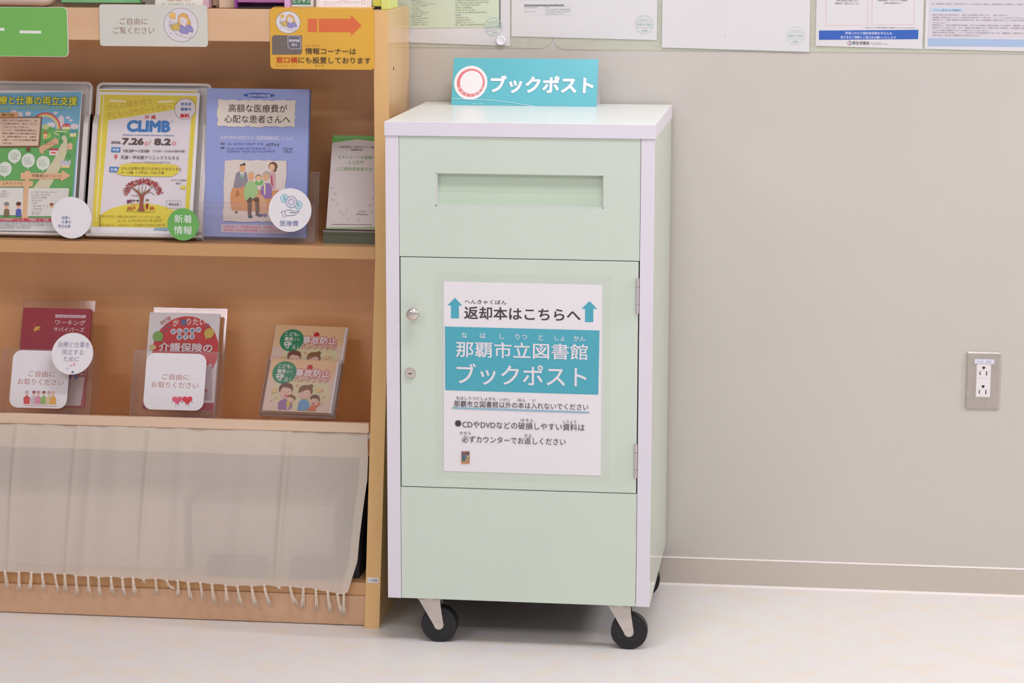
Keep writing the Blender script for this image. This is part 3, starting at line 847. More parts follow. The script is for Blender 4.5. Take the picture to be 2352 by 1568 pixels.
P.poly([(1100, 510), (1130, 490), (1170, 492), (1208, 560), (1205, 740), (1150, 920), (1030, 1140), (860, 1420), (555, 1420), (780, 1150), (960, 900), (1060, 700), (1120, 600)], (210, 200, 164))
for (x, y, r) in ((1100, 470, 40), (1090, 600, 42), (1225, 850, 42), (1235, 580, 34)): P.ell(x, y, r, r, (84, 154, 92), 14)
P.poly([(1210, 650), (1255, 615), (1305, 650), (1300, 745), (1215, 745)], (226, 178, 150))
P.rect(872, 720, 1030, 755, (196, 50, 90)); P.rect(865, 755, 1020, 840, (224, 214, 206)); P.rect(900, 782, 988, 810, (214, 80, 70))
P.poly([(665, 690), (770, 650), (960, 545), (960, 525), (1050, 560), (1030, 660), (1010, 640), (770, 760), (750, 825), (690, 790)], (214, 172, 132))
P.rows(780, 980, [600, 640], 26, (110, 80, 50), 12)
P.poly([(1075, 960), (1130, 920), (1130, 960), (1190, 920), (1190, 960), (1275, 925), (1270, 1010), (1085, 1010)], (196, 190, 200)); P.rect(1088, 1040, 1250, 1070, (226, 204, 120)); P.rect(1095, 1010, 1250, 1040, (212, 200, 200))
for i, (x, y, r) in enumerate(((213, 845, 124), (470, 928, 128), (750, 975, 128), (30, 1075, 130))):
    P.poly([(x - 18, y + r - 10), (x + 18, y + r - 10), (x - 8, y + r + 38)], (218, 224, 208))
    P.ell(x, y, r, r, (218, 224, 208), 30); P.rows(x - 85, x + 85, [y - 45, y - 10, y + 25, y + 55], 22, (110, 110, 100), 30 + i)
TAN = (222, 178, 136)
P.rect(405, 1115, 480, 1330, TAN)
P.poly([(395, 1330), (485, 1330), (465, 1990), (335, 1990)], TAN)
P.poly([(325, 1142), (405, 1146), (410, 1110), (505, 1115), (510, 1150), (1095, 1160), (1105, 1108), (1268, 1208), (1080, 1312), (1082, 1265), (325, 1262)], TAN)
P.text('労働者[メリット]', 808, 1210, 552, 70, (110, 84, 54), 0.014)
P.poly([(-300, 1275), (562, 1290), (555, 1395), (-300, 1385)], TAN); P.text('[メリット]', 178, 1332, 350, 64, (110, 84, 54), 0.012)
P.poly([(-300, 1400), (380, 1412), (355, 1900), (-300, 1890)], (222, 216, 206))
P.poly([(475, 1420), (1215, 1428), (1235, 1450), (1180, 1930), (440, 1915)], (222, 216, 206))
P.rows(530, 1050, [1495, 1545, 1590, 1640, 1690, 1740, 1790, 1840, 1880], 32, (120, 110, 112), 44, ends=[1040, 850, 820, 720, 640, 820, 720, 700, 690])
P.rows(-100, 120, [1475, 1520, 1565], 30, (120, 110, 112), 45)
SKN = (226, 178, 148)
for (x, y, hc, bc) in ((60, 1690, (140, 134, 130), (130, 110, 80)), (285, 1690, (96, 60, 50), (90, 100, 170))):
    P.poly([(x - 60, 1920), (x - 50, 1800), (x, 1770), (x + 50, 1800), (x + 55, 1920)], bc); P.ell(x, y + 40, 46, 56, SKN, 20); P.ell(x, y + 5, 50, 36, hc, 20)
for (x, hc, bc) in ((905, (150, 90, 70), (222, 220, 220)), (1020, (120, 70, 60), (80, 90, 150)), (1120, (170, 160, 156), (214, 206, 200)), (1200, (130, 76, 60), (200, 120, 120))):
    P.poly([(x - 40, 1900), (x - 45, 1800), (x, 1760), (x + 45, 1800), (x + 40, 1900)], bc); P.ell(x, 1735, 36, 40, SKN, 18); P.ell(x, 1712, 40, 26, hc, 18)
# notice board of the flyer
P.poly([(-300, 145), (738, 152), (722, 300), (690, 692), (-300, 682)], (128, 84, 56)); P.poly([(-300, 168), (712, 172), (662, 668), (-300, 660)], (222, 194, 170))
P.rect(440, 690, 510, 765, (120, 78, 52)); P.poly([(-300, 62), (282, 74), (275, 155), (-300, 150)], (220, 160, 104))
P.text('案内板', 95, 112, 235, 54, (90, 80, 40), 0.014)
for i, (t, w) in enumerate((('病気に対する治療は進歩し、病', 650), ('も仕事を辞めず、働きつづける', 650), ('できるようになってきました。', 500), ('としては、今後労働者の高齢化に', 650), ('病気に罹患する仕事の増加が見込', 650), ('れ、経営の観点からも、治療を', 640), ('ら働くことができる環境を整備', 640), ('であります。', 190))):
    P.text(t, w / 2 - 10 + (0 if w > 200 else 0), 215 + i * 58, w, 34, (120, 80, 60), 0.004)
P.src(0, 180, 3.92)
P.outl('治療と仕事の両立支援', 292, 205, 822, 80, (236, 222, 60), (70, 110, 70), 0.02, 0.055)
P.rows(-150, 650, [272], 26, (200, 214, 80), 9, ends=[640])
P.poly([(-250, 1247), (652, 1258), (648, 1284), (-250, 1272)], (196, 60, 76)); P.text('両立支援推進チーム」は、「労働者」と「企業」を', 205, 1264, 520, 22, (240, 214, 220), 0.004)
P.rows(-200, 500, [1296, 1313, 1331], 13, (140, 134, 138), 51, ends=[470, 480, 250])
P.build(f1)

f2b = sheet('flyer', 0.208, 0.2965, M_PAPER, (-1.0180, -0.2095, 0.7578), TIL, 'second yellow flyer tucked just behind the event flyer in the right tray', 'flyer')
PB = Print((0, 0), (100, 0), (0, 100), .208, .2965); PB.rect(1, 1, 99, 99, (214, 190, 70)); PB.rect(4, 4, 5.2, 99, (236, 230, 200)); PB.build(f2b)
f2 = sheet('flyer', 0.2110, 0.2950, M_PAPER, (-1.0155, -0.2115, 0.7530), TIL, 'yellow and white event flyer with a red flowering tree in the right tray', 'flyer')
P = Print((225.5, 211.9), (465.8, 217.8), (203, 534.5), 0.2110, 0.2950)
YL = (226, 206, 74); BR = (96, 76, 70)
P.src(200, 180, 3.92)
P.poly([(112, 150), (1015, 176), (925, 1345), (28, 1332)], YL)
P.line([(140, 150), (62, 1330)], 7, (238, 232, 206))
P.poly([(182, 385), (965, 272), (895, 1190), (740, 1190), (735, 1380), (600, 1362), (100, 1245)], (226, 216, 218))
P.poly([(195, 196), (345, 212), (345, 222), (195, 214)], (238, 232, 206)); P.poly([(640, 216), (800, 212), (800, 224), (660, 232)], (238, 232, 206))
OR = (204, 156, 66)
P.text('がんの親を持つ', 380, 240, 425, 62, OR, 0.0, rot=9); P.text('子どもへのサポートグループ', 500, 300, 668, 62, OR, 0.0, rot=9)
# hill
P.poly([(100, 1240)] + [(480 + 400 * math.cos(math.radians(a)), 1290 - 158 * math.sin(math.radians(a))) for a in range(165, 35, -6)] + [(740, 1182), (740, 1350), (28, 1332)], YL)
P.ell(903, 291, 100, 98, (150, 110, 80), 40); P.ell(903, 291, 96, 94, (228, 218, 220), 40)
P.text('参加者', 912, 247, 100, 30, (80, 116, 170), 0.03); P.text('募集中', 910, 293, 98, 30, (80, 116, 170), 0.03); P.text('無料', 899, 352, 88, 40, (206, 40, 44), 0.04)
P.text('沖', 543, 360, 42, 38, (206, 60, 50), 0.02); P.text('縄', 606, 361, 42, 38, (206, 60, 50), 0.02)
BL_ = (66, 124, 186)
P.text('CLIMB', 560, 442, 408, 108, BL_, 0.055); P.ring(779, 403, 8, 8, 2, BL_, 12)
P.text("Children's Lives Include Moments of Bravery", 559, 524, 488, 20, (90, 120, 170), 0.01)
P.text('2026.', 256, 584, 96, 24, BR, 0.03); P.text('7.26', 414, 577, 204, 62, BR, 0.045); P.text('8.2', 691, 584, 158, 62, BR, 0.045); P.line([(583, 565), (570, 605)], 3, BR)
for cx in (541, 798): P.ell(cx, 598, 17, 17, (216, 80, 74), 20); P.ell(cx, 598, 12, 12, (236, 216, 216), 20); P.text('日', cx, 598, 12, 14, (216, 80, 74), 0.02)
P.poly([(214, 626), (296, 630), (294, 674), (210, 670)], BL_); P.text('時間', 253, 650, 60, 28, (226, 224, 236), 0.02)
P.text('10:30～15:00', 446, 663, 242, 25, BR, 0.02); P.text('（12:00～13:00お昼休憩）', 750, 668, 305, 22, BR, 0.006)
P.ell(253, 707, 15, 15, (206, 70, 66), 18); P.poly([(239, 712), (267, 712), (253, 735)], (206, 70, 66)); P.ell(253, 707, 6, 6, (236, 220, 220), 10)
P.text('乳腺・甲状腺クリニックうらそえ', 573, 724, 544, 33, BR, 0.006)
P.rows(400, 765, [768], 16, (130, 120, 124), 61, ends=[765])
P.poly([(195, 802), (282, 806), (278, 852), (192, 848)], BL_); P.text('対象', 236, 828, 66, 30, (226, 224, 236), 0.02)
P.poly([(300, 785), (400, 772), (620, 778), (800, 790), (842, 812), (838, 862), (780, 895), (520, 892), (330, 882), (262, 866), (280, 820)], YL)
P.text('がんの診断を受けたお母さま/お父さまと', 586, 824, 560, 30, (110, 96, 50), 0.016); P.text('6～12歳（小学生）のお子様', 506, 858, 400, 27, (110, 96, 50), 0.016)
P.text('プログラム詳細は', 841, 928, 152, 16, BR, 0.01); P.text('裏面へ', 841, 957, 58, 16, BR, 0.01)
P.poly([(850, 985), (905, 975), (900, 1010), (860, 1005)], YL)
P.line([(727, 1108), (860, 1112), (858, 1178), (725, 1175), (727, 1108)], 3, (150, 140, 146)); P.text('申込み先', 794, 1142, 94, 24, (60, 54, 66), 0.02)
P.line([(107, 1225), (103, 1334)], 5, (60, 60, 50))
P.text('問い合わせ：沖縄CLIMB 2026年ファシリテーター代表', 395, 1248, 545, 20, (150, 136, 50), 0.004)
P.rows(270, 690, [1283], 18, (150, 136, 50), 62, ends=[690]); P.rows(112, 700, [1323], 18, (160, 144, 50), 63, ends=[705])
P.poly([(600, 1365), (620, 1350), (735, 1348), (735, 1372)], (140, 180, 200))
# the flowering tree
P.src(270, 380, 11.2)
TR = (150, 84, 62)
P.poly([(590, 1180), (505, 1175), (560, 1100), (580, 900), (575, 800), (470, 690), (380, 610), (400, 595), (520, 660), (600, 750), (640, 770), (720, 700), (860, 640), (870, 660), (740, 750), (690, 800), (670, 1000), (690, 1130), (720, 1175), (650, 1195)], TR)
for pts in ([(600, 760), (550, 640), (560, 560)], [(640, 770), (640, 620), (650, 540)], [(660, 740), (740, 620), (740, 550)], [(580, 800), (480, 800), (350, 790)], [(720, 720), (900, 720), (960, 790)], [(740, 700), (880, 600), (960, 560)]): P.line(pts, 16, (140, 110, 84))
rb = random.Random(11)
REDS = [(176, 52, 56), (160, 44, 60), (196, 74, 74), (150, 60, 60), (196, 160, 150)]
lists = [[] for _ in REDS]
for _ in range(420):
    a = rb.uniform(0, math.pi); rr = rb.uniform(.76, 1.08)
    x = 665 + 490 * rr * math.cos(a); y = 760 - 350 * rr * math.sin(a) + rb.uniform(-25, 25)
    if x > 420 and x < 950 and y > 560: continue
    lists[rb.randrange(5)].append((x, y, rb.uniform(12, 30)))
for c, L in zip(REDS, lists):
    V = []; Fs = []
    for (x, y, r) in L:
        b = len(V); a0 = rb.uniform(0, 6)
        V += [P.m(x + r * math.cos(a0 + k * 1.257) * rb.uniform(.6, 1.1), y + r * math.sin(a0 + k * 1.257) * rb.uniform(.5, 1)) for k in range(5)]
        Fs.append(tuple(range(b, b + 5)))
    P.raw(V, Fs, c)
P.line([(215, 1190), (500, 1208), (990, 1214)], 10, (120, 100, 40))
P.poly([(235, 910), (360, 895), (370, 960), (240, 995)], (120, 70, 84)); P.line([(370, 895), (375, 1190)], 8, (130, 90, 60))
P.ell(415, 918, 24, 24, (50, 36, 40), 12); P.ell(530, 925, 24, 24, (50, 36, 40), 12); P.line([(415, 915), (530, 928)], 16, (50, 36, 40)); P.ell(465, 975, 38, 44, (226, 196, 160), 18); P.poly([(395, 1130), (430, 1045), (470, 1130)], (200, 80, 60))
P.ell(778, 912, 46, 18, (50, 36, 40), 16); P.ell(780, 965, 38, 40, (226, 190, 156), 18); P.poly([(725, 1050), (755, 1018), (800, 1018), (828, 1050), (795, 1060), (795, 1135), (745, 1135), (745, 1060)], (150, 40, 30))
for x in (300, 900): P.ell(x, 1110, 52, 34, (186, 76, 50), 18); P.line([(x - 60, 1165), (x - 20, 1120)], 18, (176, 66, 50)); P.line([(x + 40, 1120), (x + 60, 1170)], 18, (176, 66, 50)); P.ell(x, 1108, 20, 16, (214, 150, 110), 12)
P.build(f2)

# ---------------------------------------------------------------- acrylic leaflet holder
def holder(x, y, z, tilt, w, hb, hf, dep, label, side_h=None, parent_rz=0.0, inset=0.0, bw=None):
    """clear holder: back plate, front pocket, two sides, floor, all leaning back together"""
    e = empty('leaflet_holder', (x, y, z), label, 'holder', rot=(-math.radians(tilt), 0, parent_rz))
    t = 0.0022
    b0 = inset; b1 = inset + bw if bw else w
    box('back_plate', b0, b1, dep, dep + t, 0, hb, M_ACR, e, 0)
    box('front_pocket', 0, w, 0, t, 0, hf, M_ACR, e, 0)
    sh = side_h or hf
    for xx in (0, w - t):
        bm = bmesh.new(); prism(bm, [(t, 0), (dep, 0), (dep, sh + .012), (dep * .55, sh), (t, hf)], 'x', xx, xx + t)
        from_bm('side_wall', bm, M_ACR, e)
    box('pocket_floor', t, w - t, t, dep, 0, t, M_ACR, e, 0)
    bm = bmesh.new()
    s = 0.0010
    bbox(bm, 0, s, -.0003, t, 0, hf); bbox(bm, w - s, w, -.0003, t, 0, hf); bbox(bm, 0, w, -.0003, t, hf - s, hf)
    bbox(bm, b0, b0 + s, dep, dep + t, hf, hb); bbox(bm, b1 - s, b1, dep, dep + t, hf, hb); bbox(bm, b0, b1, dep, dep + t, hb - s, hb)
    from_bm('polished_edge', bm, M_ACRE, e)
    if z < .5:       # skirt that stands on the shelf below
        for xx in (0, w - t): box('side_foot', xx, xx + t, .002, dep, -.037, -.0002, M_ACR, e, 0)
        box('back_foot', 0, w, dep, dep + t, -.037, -.0002, M_ACR, e, 0)
    return e
holder(-0.7870, -0.2360, 0.7450, 10.6, 0.2400, 0.145, 0.0780, 0.036, 'low clear acrylic holder around the blue booklet on the middle shelf', side_h=.130)
M_BLUE = plain('blue_cover', (148, 158, 208), 0.42, 0.01)
bk = sheet('booklet', 0.2110, 0.3010, M_BLUE, (-0.7810, -0.2080, 0.7500), 10.6, 'tall lavender blue booklet with a family on a sofa', 'booklet', 0.006)
bm = bmesh.new(); bbox(bm, .2106, .2135, .0015, .0075, .001, .3)
from_bm('page_block', bm, plain('grey_blue_pages', (110, 120, 160), .6), bk)
P = Print((476.8, 199.1), (718.4, 204.2), (467.9, 541), 0.2110, 0.3010)
P.src(450, 180, 3.92)
P.ell(587, 145, 147, 22, (60, 92, 168), 40); P.text('2023年3月改訂版', 587, 146, 210, 25, (220, 220, 236), 0.02)
def torn(P, x0, y0, x1, y1, col, seed, st=26, am=7, sk=0.0, sl=0.0):
    r = random.Random(seed); pts = []
    n = int((x1 - x0) / st); m_ = int((y1 - y0) / st)
    for i in range(n + 1): pts.append((x0 + (x1 - x0) * i / n + r.uniform(-2, 2), y0 + sl * i / n + r.uniform(-am, am)))
    for i in range(1, m_): pts.append((x1 + sk * i / m_ + r.uniform(-am, am), y0 + sl + (y1 - y0) * i / m_))
    for i in range(n, -1, -1): pts.append((x0 + sk + (x1 - x0) * i / n, y1 + sl * i / n + r.uniform(-am, am)))
    for i in range(m_ - 1, 0, -1): pts.append((x0 + sk * i / m_ + r.uniform(-am, am), y0 + (y1 - y0) * i / m_))
    P.poly(pts, col)
CRM = (226, 214, 200)
torn(P, 206, 184, 928, 424, (120, 116, 150), 4, sl=14, sk=-10); torn(P, 208, 182, 926, 420, CRM, 4, sl=14, sk=-10)
DB = (78, 60, 54)
P.text('高額な医療費が', 576, 263, 545, 74, DB, 0.012); P.text('心配な患者さんへ', 572, 360, 612, 72, DB, 0.012)
P.text('経済的負担を軽減できる「高額療養費制度」について', 566, 529, 675, 36, (222, 218, 232), 0.012)
P.text('監修', 250, 579, 36, 18, DB, 0.01); P.text('執筆', 250, 617, 36, 18, DB, 0.01)
P.rows(288, 625, [583], 17, (100, 104, 160), 71, ends=[625]); P.rows(650, 770, [590], 24, (80, 66, 84), 72, ends=[768])
P.rows(288, 735, [625, 652], 17, (100, 104, 160), 73, ends=[695, 735]); P.rows(802, 895, [630, 658], 20, (80, 66, 84), 74, ends=[895, 895])
torn(P, 270, 728, 846, 1284, (116, 112, 150), 8, 40, 6, sl=8, sk=-18); torn(P, 271, 727, 843, 1279, (222, 208, 198), 8, 40, 6, sl=8, sk=-18)
P.poly([(238, 1307), (850, 1316), (848, 1394), (232, 1380)], (206, 190, 204))
P.text('外来診療でも「限度額適用認定証」等を提示す', 500, 1332, 470, 24, (206, 92, 100), 0.012); P.text('窓口支払いを自己負担限度額にすることができます。', 540, 1363, 560, 24, (206, 92, 100), 0.012)
P.src(510, 350, 8.71)
SO = (214, 150, 100)
P.poly([(225, 700), (340, 690), (480, 665), (560, 680), (900, 760), (1180, 740), (1240, 900), (1200, 1180), (560, 1165), (220, 1145), (195, 1000), (190, 850)], SO)
P.poly([(320, 740), (355, 745), (385, 830), (330, 880), (300, 880)], (180, 118, 74)); P.poly([(275, 1160), (358, 1165), (330, 1210), (300, 1208)], (110, 78, 66))
P.poly([(250, 690), (310, 400), (380, 360), (530, 380), (555, 560), (500, 660), (350, 705)], (148, 138, 148))
P.poly([(388, 375), (480, 378), (440, 540)], (220, 222, 216)); P.poly([(425, 405), (446, 405), (452, 510), (438, 540), (420, 510)], (120, 176, 130))
P.ell(442, 305, 58, 80, (228, 168, 120), 24); P.poly([(388, 270), (398, 230), (450, 210), (488, 188), (508, 250), (450, 240), (410, 252)], (66, 54, 52))
P.poly([(1020, 380), (1100, 370), (1130, 450), (1120, 720), (1040, 720), (1010, 560)], (212, 162, 168)); P.poly([(1030, 450), (1055, 450), (1070, 660), (1035, 640)], (170, 66, 84))
P.ell(1072, 270, 92, 92, (120, 76, 60), 24); P.ell(1110, 330, 36, 50, (110, 84, 66), 16); P.ell(1050, 290, 58, 74, (226, 184, 146), 24)
P.poly([(690, 590), (740, 540), (850, 535), (880, 580), (840, 640), (730, 645)], (120, 178, 96)); P.ell(775, 492, 64, 64, (96, 70, 60), 20); P.ell(776, 500, 58, 56, (228, 184, 144), 20); P.poly([(740, 545), (825, 548), (780, 590)], (216, 220, 214))
P.poly([(810, 800), (830, 680), (900, 605), (1000, 600), (1050, 700), (1045, 900), (900, 920)], (150, 116, 170)); P.poly([(880, 620), (920, 620), (915, 830), (890, 840)], (222, 210, 160))
P.ell(940, 440, 82, 80, (180, 168, 160), 24); P.ell(925, 480, 66, 76, (222, 172, 130), 24)
P.poly([(505, 960), (480, 860), (470, 760), (520, 600), (580, 565), (660, 570), (730, 620), (765, 760), (750, 830), (650, 930)], (164, 196, 134))
P.ell(620, 430, 64, 70, (206, 188, 180), 24); P.ell(622, 470, 60, 86, (224, 170, 124), 24)
P.poly([(525, 960), (590, 885), (640, 890), (640, 1000), (628, 1240), (555, 1240), (548, 990)], (112, 84, 66)); P.poly([(640, 930), (720, 890), (785, 895), (795, 1240), (715, 1260), (708, 980)], (112, 84, 66))
P.poly([(720, 850), (780, 820), (860, 850), (940, 960), (960, 1220), (820, 1220), (790, 900)], (216, 168, 128))
P.ell(605, 1270, 48, 36, (66, 92, 106), 18); P.ell(805, 1250, 54, 30, (76, 82, 116), 18); P.ell(905, 1245, 52, 34, (140, 116, 160), 18)
P.build(bk)

# cat leaflet and its stand
M_LEAF = plain('leaflet_paper', (206, 194, 190), .5, .01)
stand = empty('leaflet_stand', (-0.5330, -0.2150, 0.7415), 'small clear stand under the green topped leaflet at the right end', 'stand')
bm = bmesh.new(); prism(bm, [(0, 0), (.055, 0), (.055, .022), (.012, .024), (.002, .012)], 'x', 0, .1075)
from_bm('base', bm, plain('dark_green_clear', (88, 92, 70), .3), stand)
bm = bmesh.new(); bbox(bm, 0, .1075, .0, .0025, .0235, .0262)
from_bm('lip', bm, M_ACRE, stand)
cat = sheet('leaflet', 0.1034, 0.1990, M_LEAF, (-0.5290, -0.2020, 0.7690), 24, 'narrow pale leaflet with a green top, right end of the middle shelf', 'leaflet', 0.0035)
P = Print((767.2, 309.3), (883, 312.6), (750.3, 526), 0.1034, 0.1990)
P.src(700, 280, 4.612)
GG = (106, 168, 84)
P.poly([(310, 137), (845, 152), (838, 218), (572, 182), (304, 218)], GG); P.line([(320, 155), (830, 168)], 6, (160, 196, 140))
P.text('公益社団法人', 450, 263, 148, 25, BR, 0.016); P.text('日本オストミー協会', 655, 268, 232, 25, BR, 0.016); P.text('沖縄県支部', 560, 296, 128, 22, BR, 0.016)
P.text('オストメイトの皆様へ', 563, 377, 400, 38, (120, 168, 96), 0.012); P.text('人工肛門', 551, 432, 168, 38, (120, 168, 96), 0.004); P.ell(546, 465, 5, 5, (120, 168, 96), 8); P.text('人工膀胱保有者の方へ', 555, 501, 432, 38, (120, 168, 96), 0.004)
for i, (x, y) in enumerate(((300, 700), (285, 890), (350, 880), (330, 760), (450, 945), (390, 955), (460, 1035), (700, 890), (720, 960), (580, 1040), (310, 830), (420, 990), (740, 700), (730, 820))):
    a = i * 1.3
    P.line([(x - 22 * math.cos(a), y - 16 * math.sin(a)), (x, y - 12), (x + 22 * math.cos(a), y + 16 * math.sin(a)), (x, y + 12), (x - 22 * math.cos(a), y - 16 * math.sin(a))], 3, (186, 168, 170))
P.text('マテオ', 618, 957, 75, 22, (120, 108, 106)); P.text('(Mateo)', 615, 987, 118, 26, (120, 108, 106))
P.line([(287, 1105), (290, 1088), (712, 1095), (712, 1112)], 4, (130, 84, 70)); P.rect(232, 1122, 780, 1137, (140, 176, 120))
P.build(cat)

# ---------------------------------------------------------------- round tags on the middle shelf
def disc(r, mat, loc, tilt, label, sx=1.0):
    pts = [(r * sx * math.cos(2 * math.pi * i / 48), r * math.sin(2 * math.pi * i / 48)) for i in range(48)]
    return sheet('round_tag', 0, 0, mat, loc, tilt, label, 'tag', 0.001, outline=pts)
def disc_print(o, cx, cy, rx, ry, r, k, ox, oy, sx=1.0):
    P = Print((cx - rx, cy - ry), (cx + rx, cy - ry), (cx - rx, cy + ry), 2 * r * sx, 2 * r)
    P.shift = (-r * sx, -r)
    P.src(ox, oy, k)
    return P
def finish(P, o):
    b = P.build(o); b.location = (P.shift[0], -.0001, P.shift[1])
    return b
t1 = disc(.0420, M_PAPER, (-1.0430, -.2490, .7885), 4, 'round white tag with blue words at the foot of the left tray')
P = disc_print(t1, 166.3, 499.5, 48.5, 46.5, .042, 3.92, 0, 180)
BT_ = (96, 120, 150)
P.text('治療と', 601, 1253, 84, 30, BT_, .006); P.text('仕事の', 604, 1291, 88, 30, BT_, .006); P.text('両立支援', 585, 1328, 116, 28, BT_, .006)
finish(P, t1)
t2 = disc(.0325, plain('leaf_green_card', (108, 176, 88), .45), (-0.8115, -.2500, .7790), 4, 'small round green tag with white words at the foot of the yellow flyer')
P = disc_print(t2, 422, 513, 36.5, 36.5, .0325, 3.92, 200, 180)
P.text('新着', 870, 1256, 160, 72, (236, 238, 232), .008); P.text('情報', 869, 1356, 164, 74, (236, 238, 232), .008)
finish(P, t2)
t3 = disc(.0436, M_PAPER, (-0.5925, -.2480, .8115), 8, 'round white tag with a coin and hand drawing stuck on the blue booklet holder')
P = disc_print(t3, 670.5, 480, 50.5, 49, .0436, 3.92, 450, 180)
CY = (110, 168, 180); NV = (110, 120, 152)
for (x, y) in ((812, 1076), (940, 1130)):
    P.ell(x, y, 36, 37, (196, 222, 228), 28); P.ring(x, y, 35, 36, 5, CY); P.text('$', x, y, 26, 44, CY, .004)
P.ell(877, 1105, 50, 50, (224, 218, 226), 32); P.ring(877, 1105, 50, 50, 5, NV)
P.line([(862, 1080), (892, 1080), (892, 1092), (905, 1092), (905, 1118), (892, 1118), (892, 1130), (862, 1130), (862, 1118), (849, 1118), (849, 1092), (862, 1092), (862, 1080)], 5, NV)
P.line([(784, 1192), (808, 1182), (830, 1232), (806, 1242), (784, 1192)], 5, NV)
P.line([(814, 1192), (840, 1174), (880, 1178), (905, 1188), (898, 1200), (860, 1198), (905, 1200), (945, 1176), (950, 1186), (905, 1222), (870, 1224), (832, 1226)], 5, NV)
P.text('医療費', 860, 1293, 168, 50, (120, 128, 170))
finish(P, t3)

# ---------------------------------------------------------------- lower compartment
M_RED = plain('crimson_cover', (166, 38, 54), .42, .015)
holder(-1.2259, -0.2103, 0.3761, 21, 0.1930, 0.2450, 0.1310, 0.052, 'clear holder with the red booklet, leftmost behind the pine strip', inset=.018, bw=.1535)
rd = sheet('booklet', 0.1450, 0.2050, M_RED, (-1.1994, -0.1716, 0.3822), 21, 'crimson booklet in the leftmost clear holder behind the pine strip', 'booklet', 0.007, 0.003)
P = Print((55.5, 714), (221.2, 721.2), (38, 936), 0.1450, 0.2050)
P.src(0, 660, 4.9)
P.poly([(652, 353), (1015, 367), (1015, 399), (652, 387)], (226, 204, 210)); P.rows(680, 990, [376], 18, (150, 90, 110), 81, ends=[985])
P.text('ワーキング', 830, 446, 360, 58, (236, 214, 210), .02); P.text('サバイバーズ', 815, 524, 365, 54, (236, 214, 210), .02)
P.poly([(395, 535), (400, 500), (425, 480), (470, 482), (478, 495), (450, 505), (482, 518), (440, 522), (415, 535)], (226, 180, 80)); P.ell(405, 458, 10, 10, (220, 110, 110), 10)
P.line([(400, 560), (392, 610), (410, 660), (440, 685)], 5, (186, 80, 84)); P.ring(520, 672, 18, 18, 4, (190, 84, 80), 16)
P.poly([(210, 1060), (1010, 1060), (960, 1370), (180, 1370)], (206, 192, 190)); P.poly([(700, 900), (1040, 900), (1020, 1060), (700, 1060)], (196, 160, 156))
for y in (900, 935, 970, 1005, 1040): P.line([(930, y), (1020, y + 4)], 12, (150, 50, 54))
P.line([(945, 900), (930, 1060)], 14, (150, 50, 54)); P.line([(1010, 900), (1000, 1060)], 10, (150, 50, 54))
P.poly([(850, 975), (910, 975), (915, 1075), (890, 1080), (878, 1010), (850, 1060), (830, 1080), (820, 1060)], (80, 112, 150)); P.poly([(860, 930), (905, 930), (912, 980), (850, 978)], (70, 60, 80)); P.poly([(700, 1000), (840, 990), (840, 1050), (700, 1050)], (172, 60, 64)); P.ell(800, 990, 16, 20, (216, 200, 200), 12)
P.build(rd)

def label_card(loc, w, h, r, label, tilt=21):
    return sheet('label_card', w, h, M_PAPER, loc, tilt, label, 'label', 0.0008, r)
RB = (186, 116, 104)
c1 = label_card((-1.1994, -0.2134, 0.3863), 0.1205, 0.1190, 0.018, 'rounded white label with tiny people on the front of the leftmost holder')
P = Print((27.5, 801.5), (160, 803), (20, 935.5), 0.1205, 0.1190)
P.src(0, 660, 4.9)
P.text('ご自由に', 460, 964, 298, 66, RB); P.text('お取りください', 452, 1057, 515, 66, RB)
for (x, c, hc) in ((300, (214, 90, 90), (200, 180, 180)), (380, (214, 190, 200), (160, 90, 90)), (430, (224, 150, 170), (200, 150, 160)), (492, (150, 186, 110), (150, 90, 84)), (550, (222, 200, 160), (190, 170, 160)), (596, (226, 170, 90), (230, 190, 150))):
    P.poly([(x - 34, 1310), (x - 38, 1240), (x, 1205), (x + 38, 1240), (x + 34, 1310)], c); P.ell(x, 1185, 20, 24, (228, 196, 184), 14); P.ell(x, 1172, 21, 16, hc, 14)
P.line([(270, 1325), (640, 1330)], 5, (214, 150, 120))
P.build(c1)
t4 = disc(.0430, M_PAPER, (-1.0604, -0.2124, 0.5024), 21, 'round white tag overlapping the label of the leftmost holder')
P = disc_print(t4, 169.4, 809.6, 49.6, 45.5, .043, 4.9, 0, 660)
VT = (134, 124, 164)
P.text('治療と仕事を', 838, 637, 378, 62, VT); P.text('両立する', 832, 718, 250, 58, VT); P.text('ために', 824, 791, 184, 56, VT)
P.ell(825, 862, 20, 12, (232, 190, 204), 14); P.ell(862, 848, 16, 20, (232, 180, 196), 14)
P.rows(775, 815, [885, 902], 16, (170, 190, 214), 90); P.poly([(830, 940), (850, 912), (870, 940)], (96, 120, 150))
finish(P, t4)

holder(-0.9437, -0.2103, 0.3761, 21, 0.1770, 0.2345, 0.1340, 0.052, 'clear holder with the white and red booklet, middle one behind the pine strip', inset=.0195, bw=.1550)
wb = sheet('booklet', 0.1480, 0.2010, M_PAPER, (-0.9264, -0.1716, 0.3822), 21, 'white booklet with a big red circle in the middle clear holder', 'booklet', 0.006, 0.002)
P = Print((348.4, 722.9), (517.6, 730.4), (330, 943), 0.1480, 0.2010)
RC = (212, 74, 74)
P.src(280, 660, 4.9)
P.ell(752, 745, 388, 382, RC, 48)
P.poly([(180, 1310), (1200, 1340), (1200, 1500), (180, 1450)], (176, 60, 72)); P.poly([(200, 980), (1060, 900), (1060, 1310), (200, 1310)], (206, 190, 196))
P.poly([(380, 760), (1130, 820), (1080, 880), (920, 960), (930, 1030), (600, 1000)], RC)
P.text('が', 640, 435, 66, 78, (234, 214, 214), .03); P.text('知', 733, 430, 68, 72, (80, 124, 160), .05); P.text('りたい', 880, 430, 220, 76, (234, 214, 214), .03)
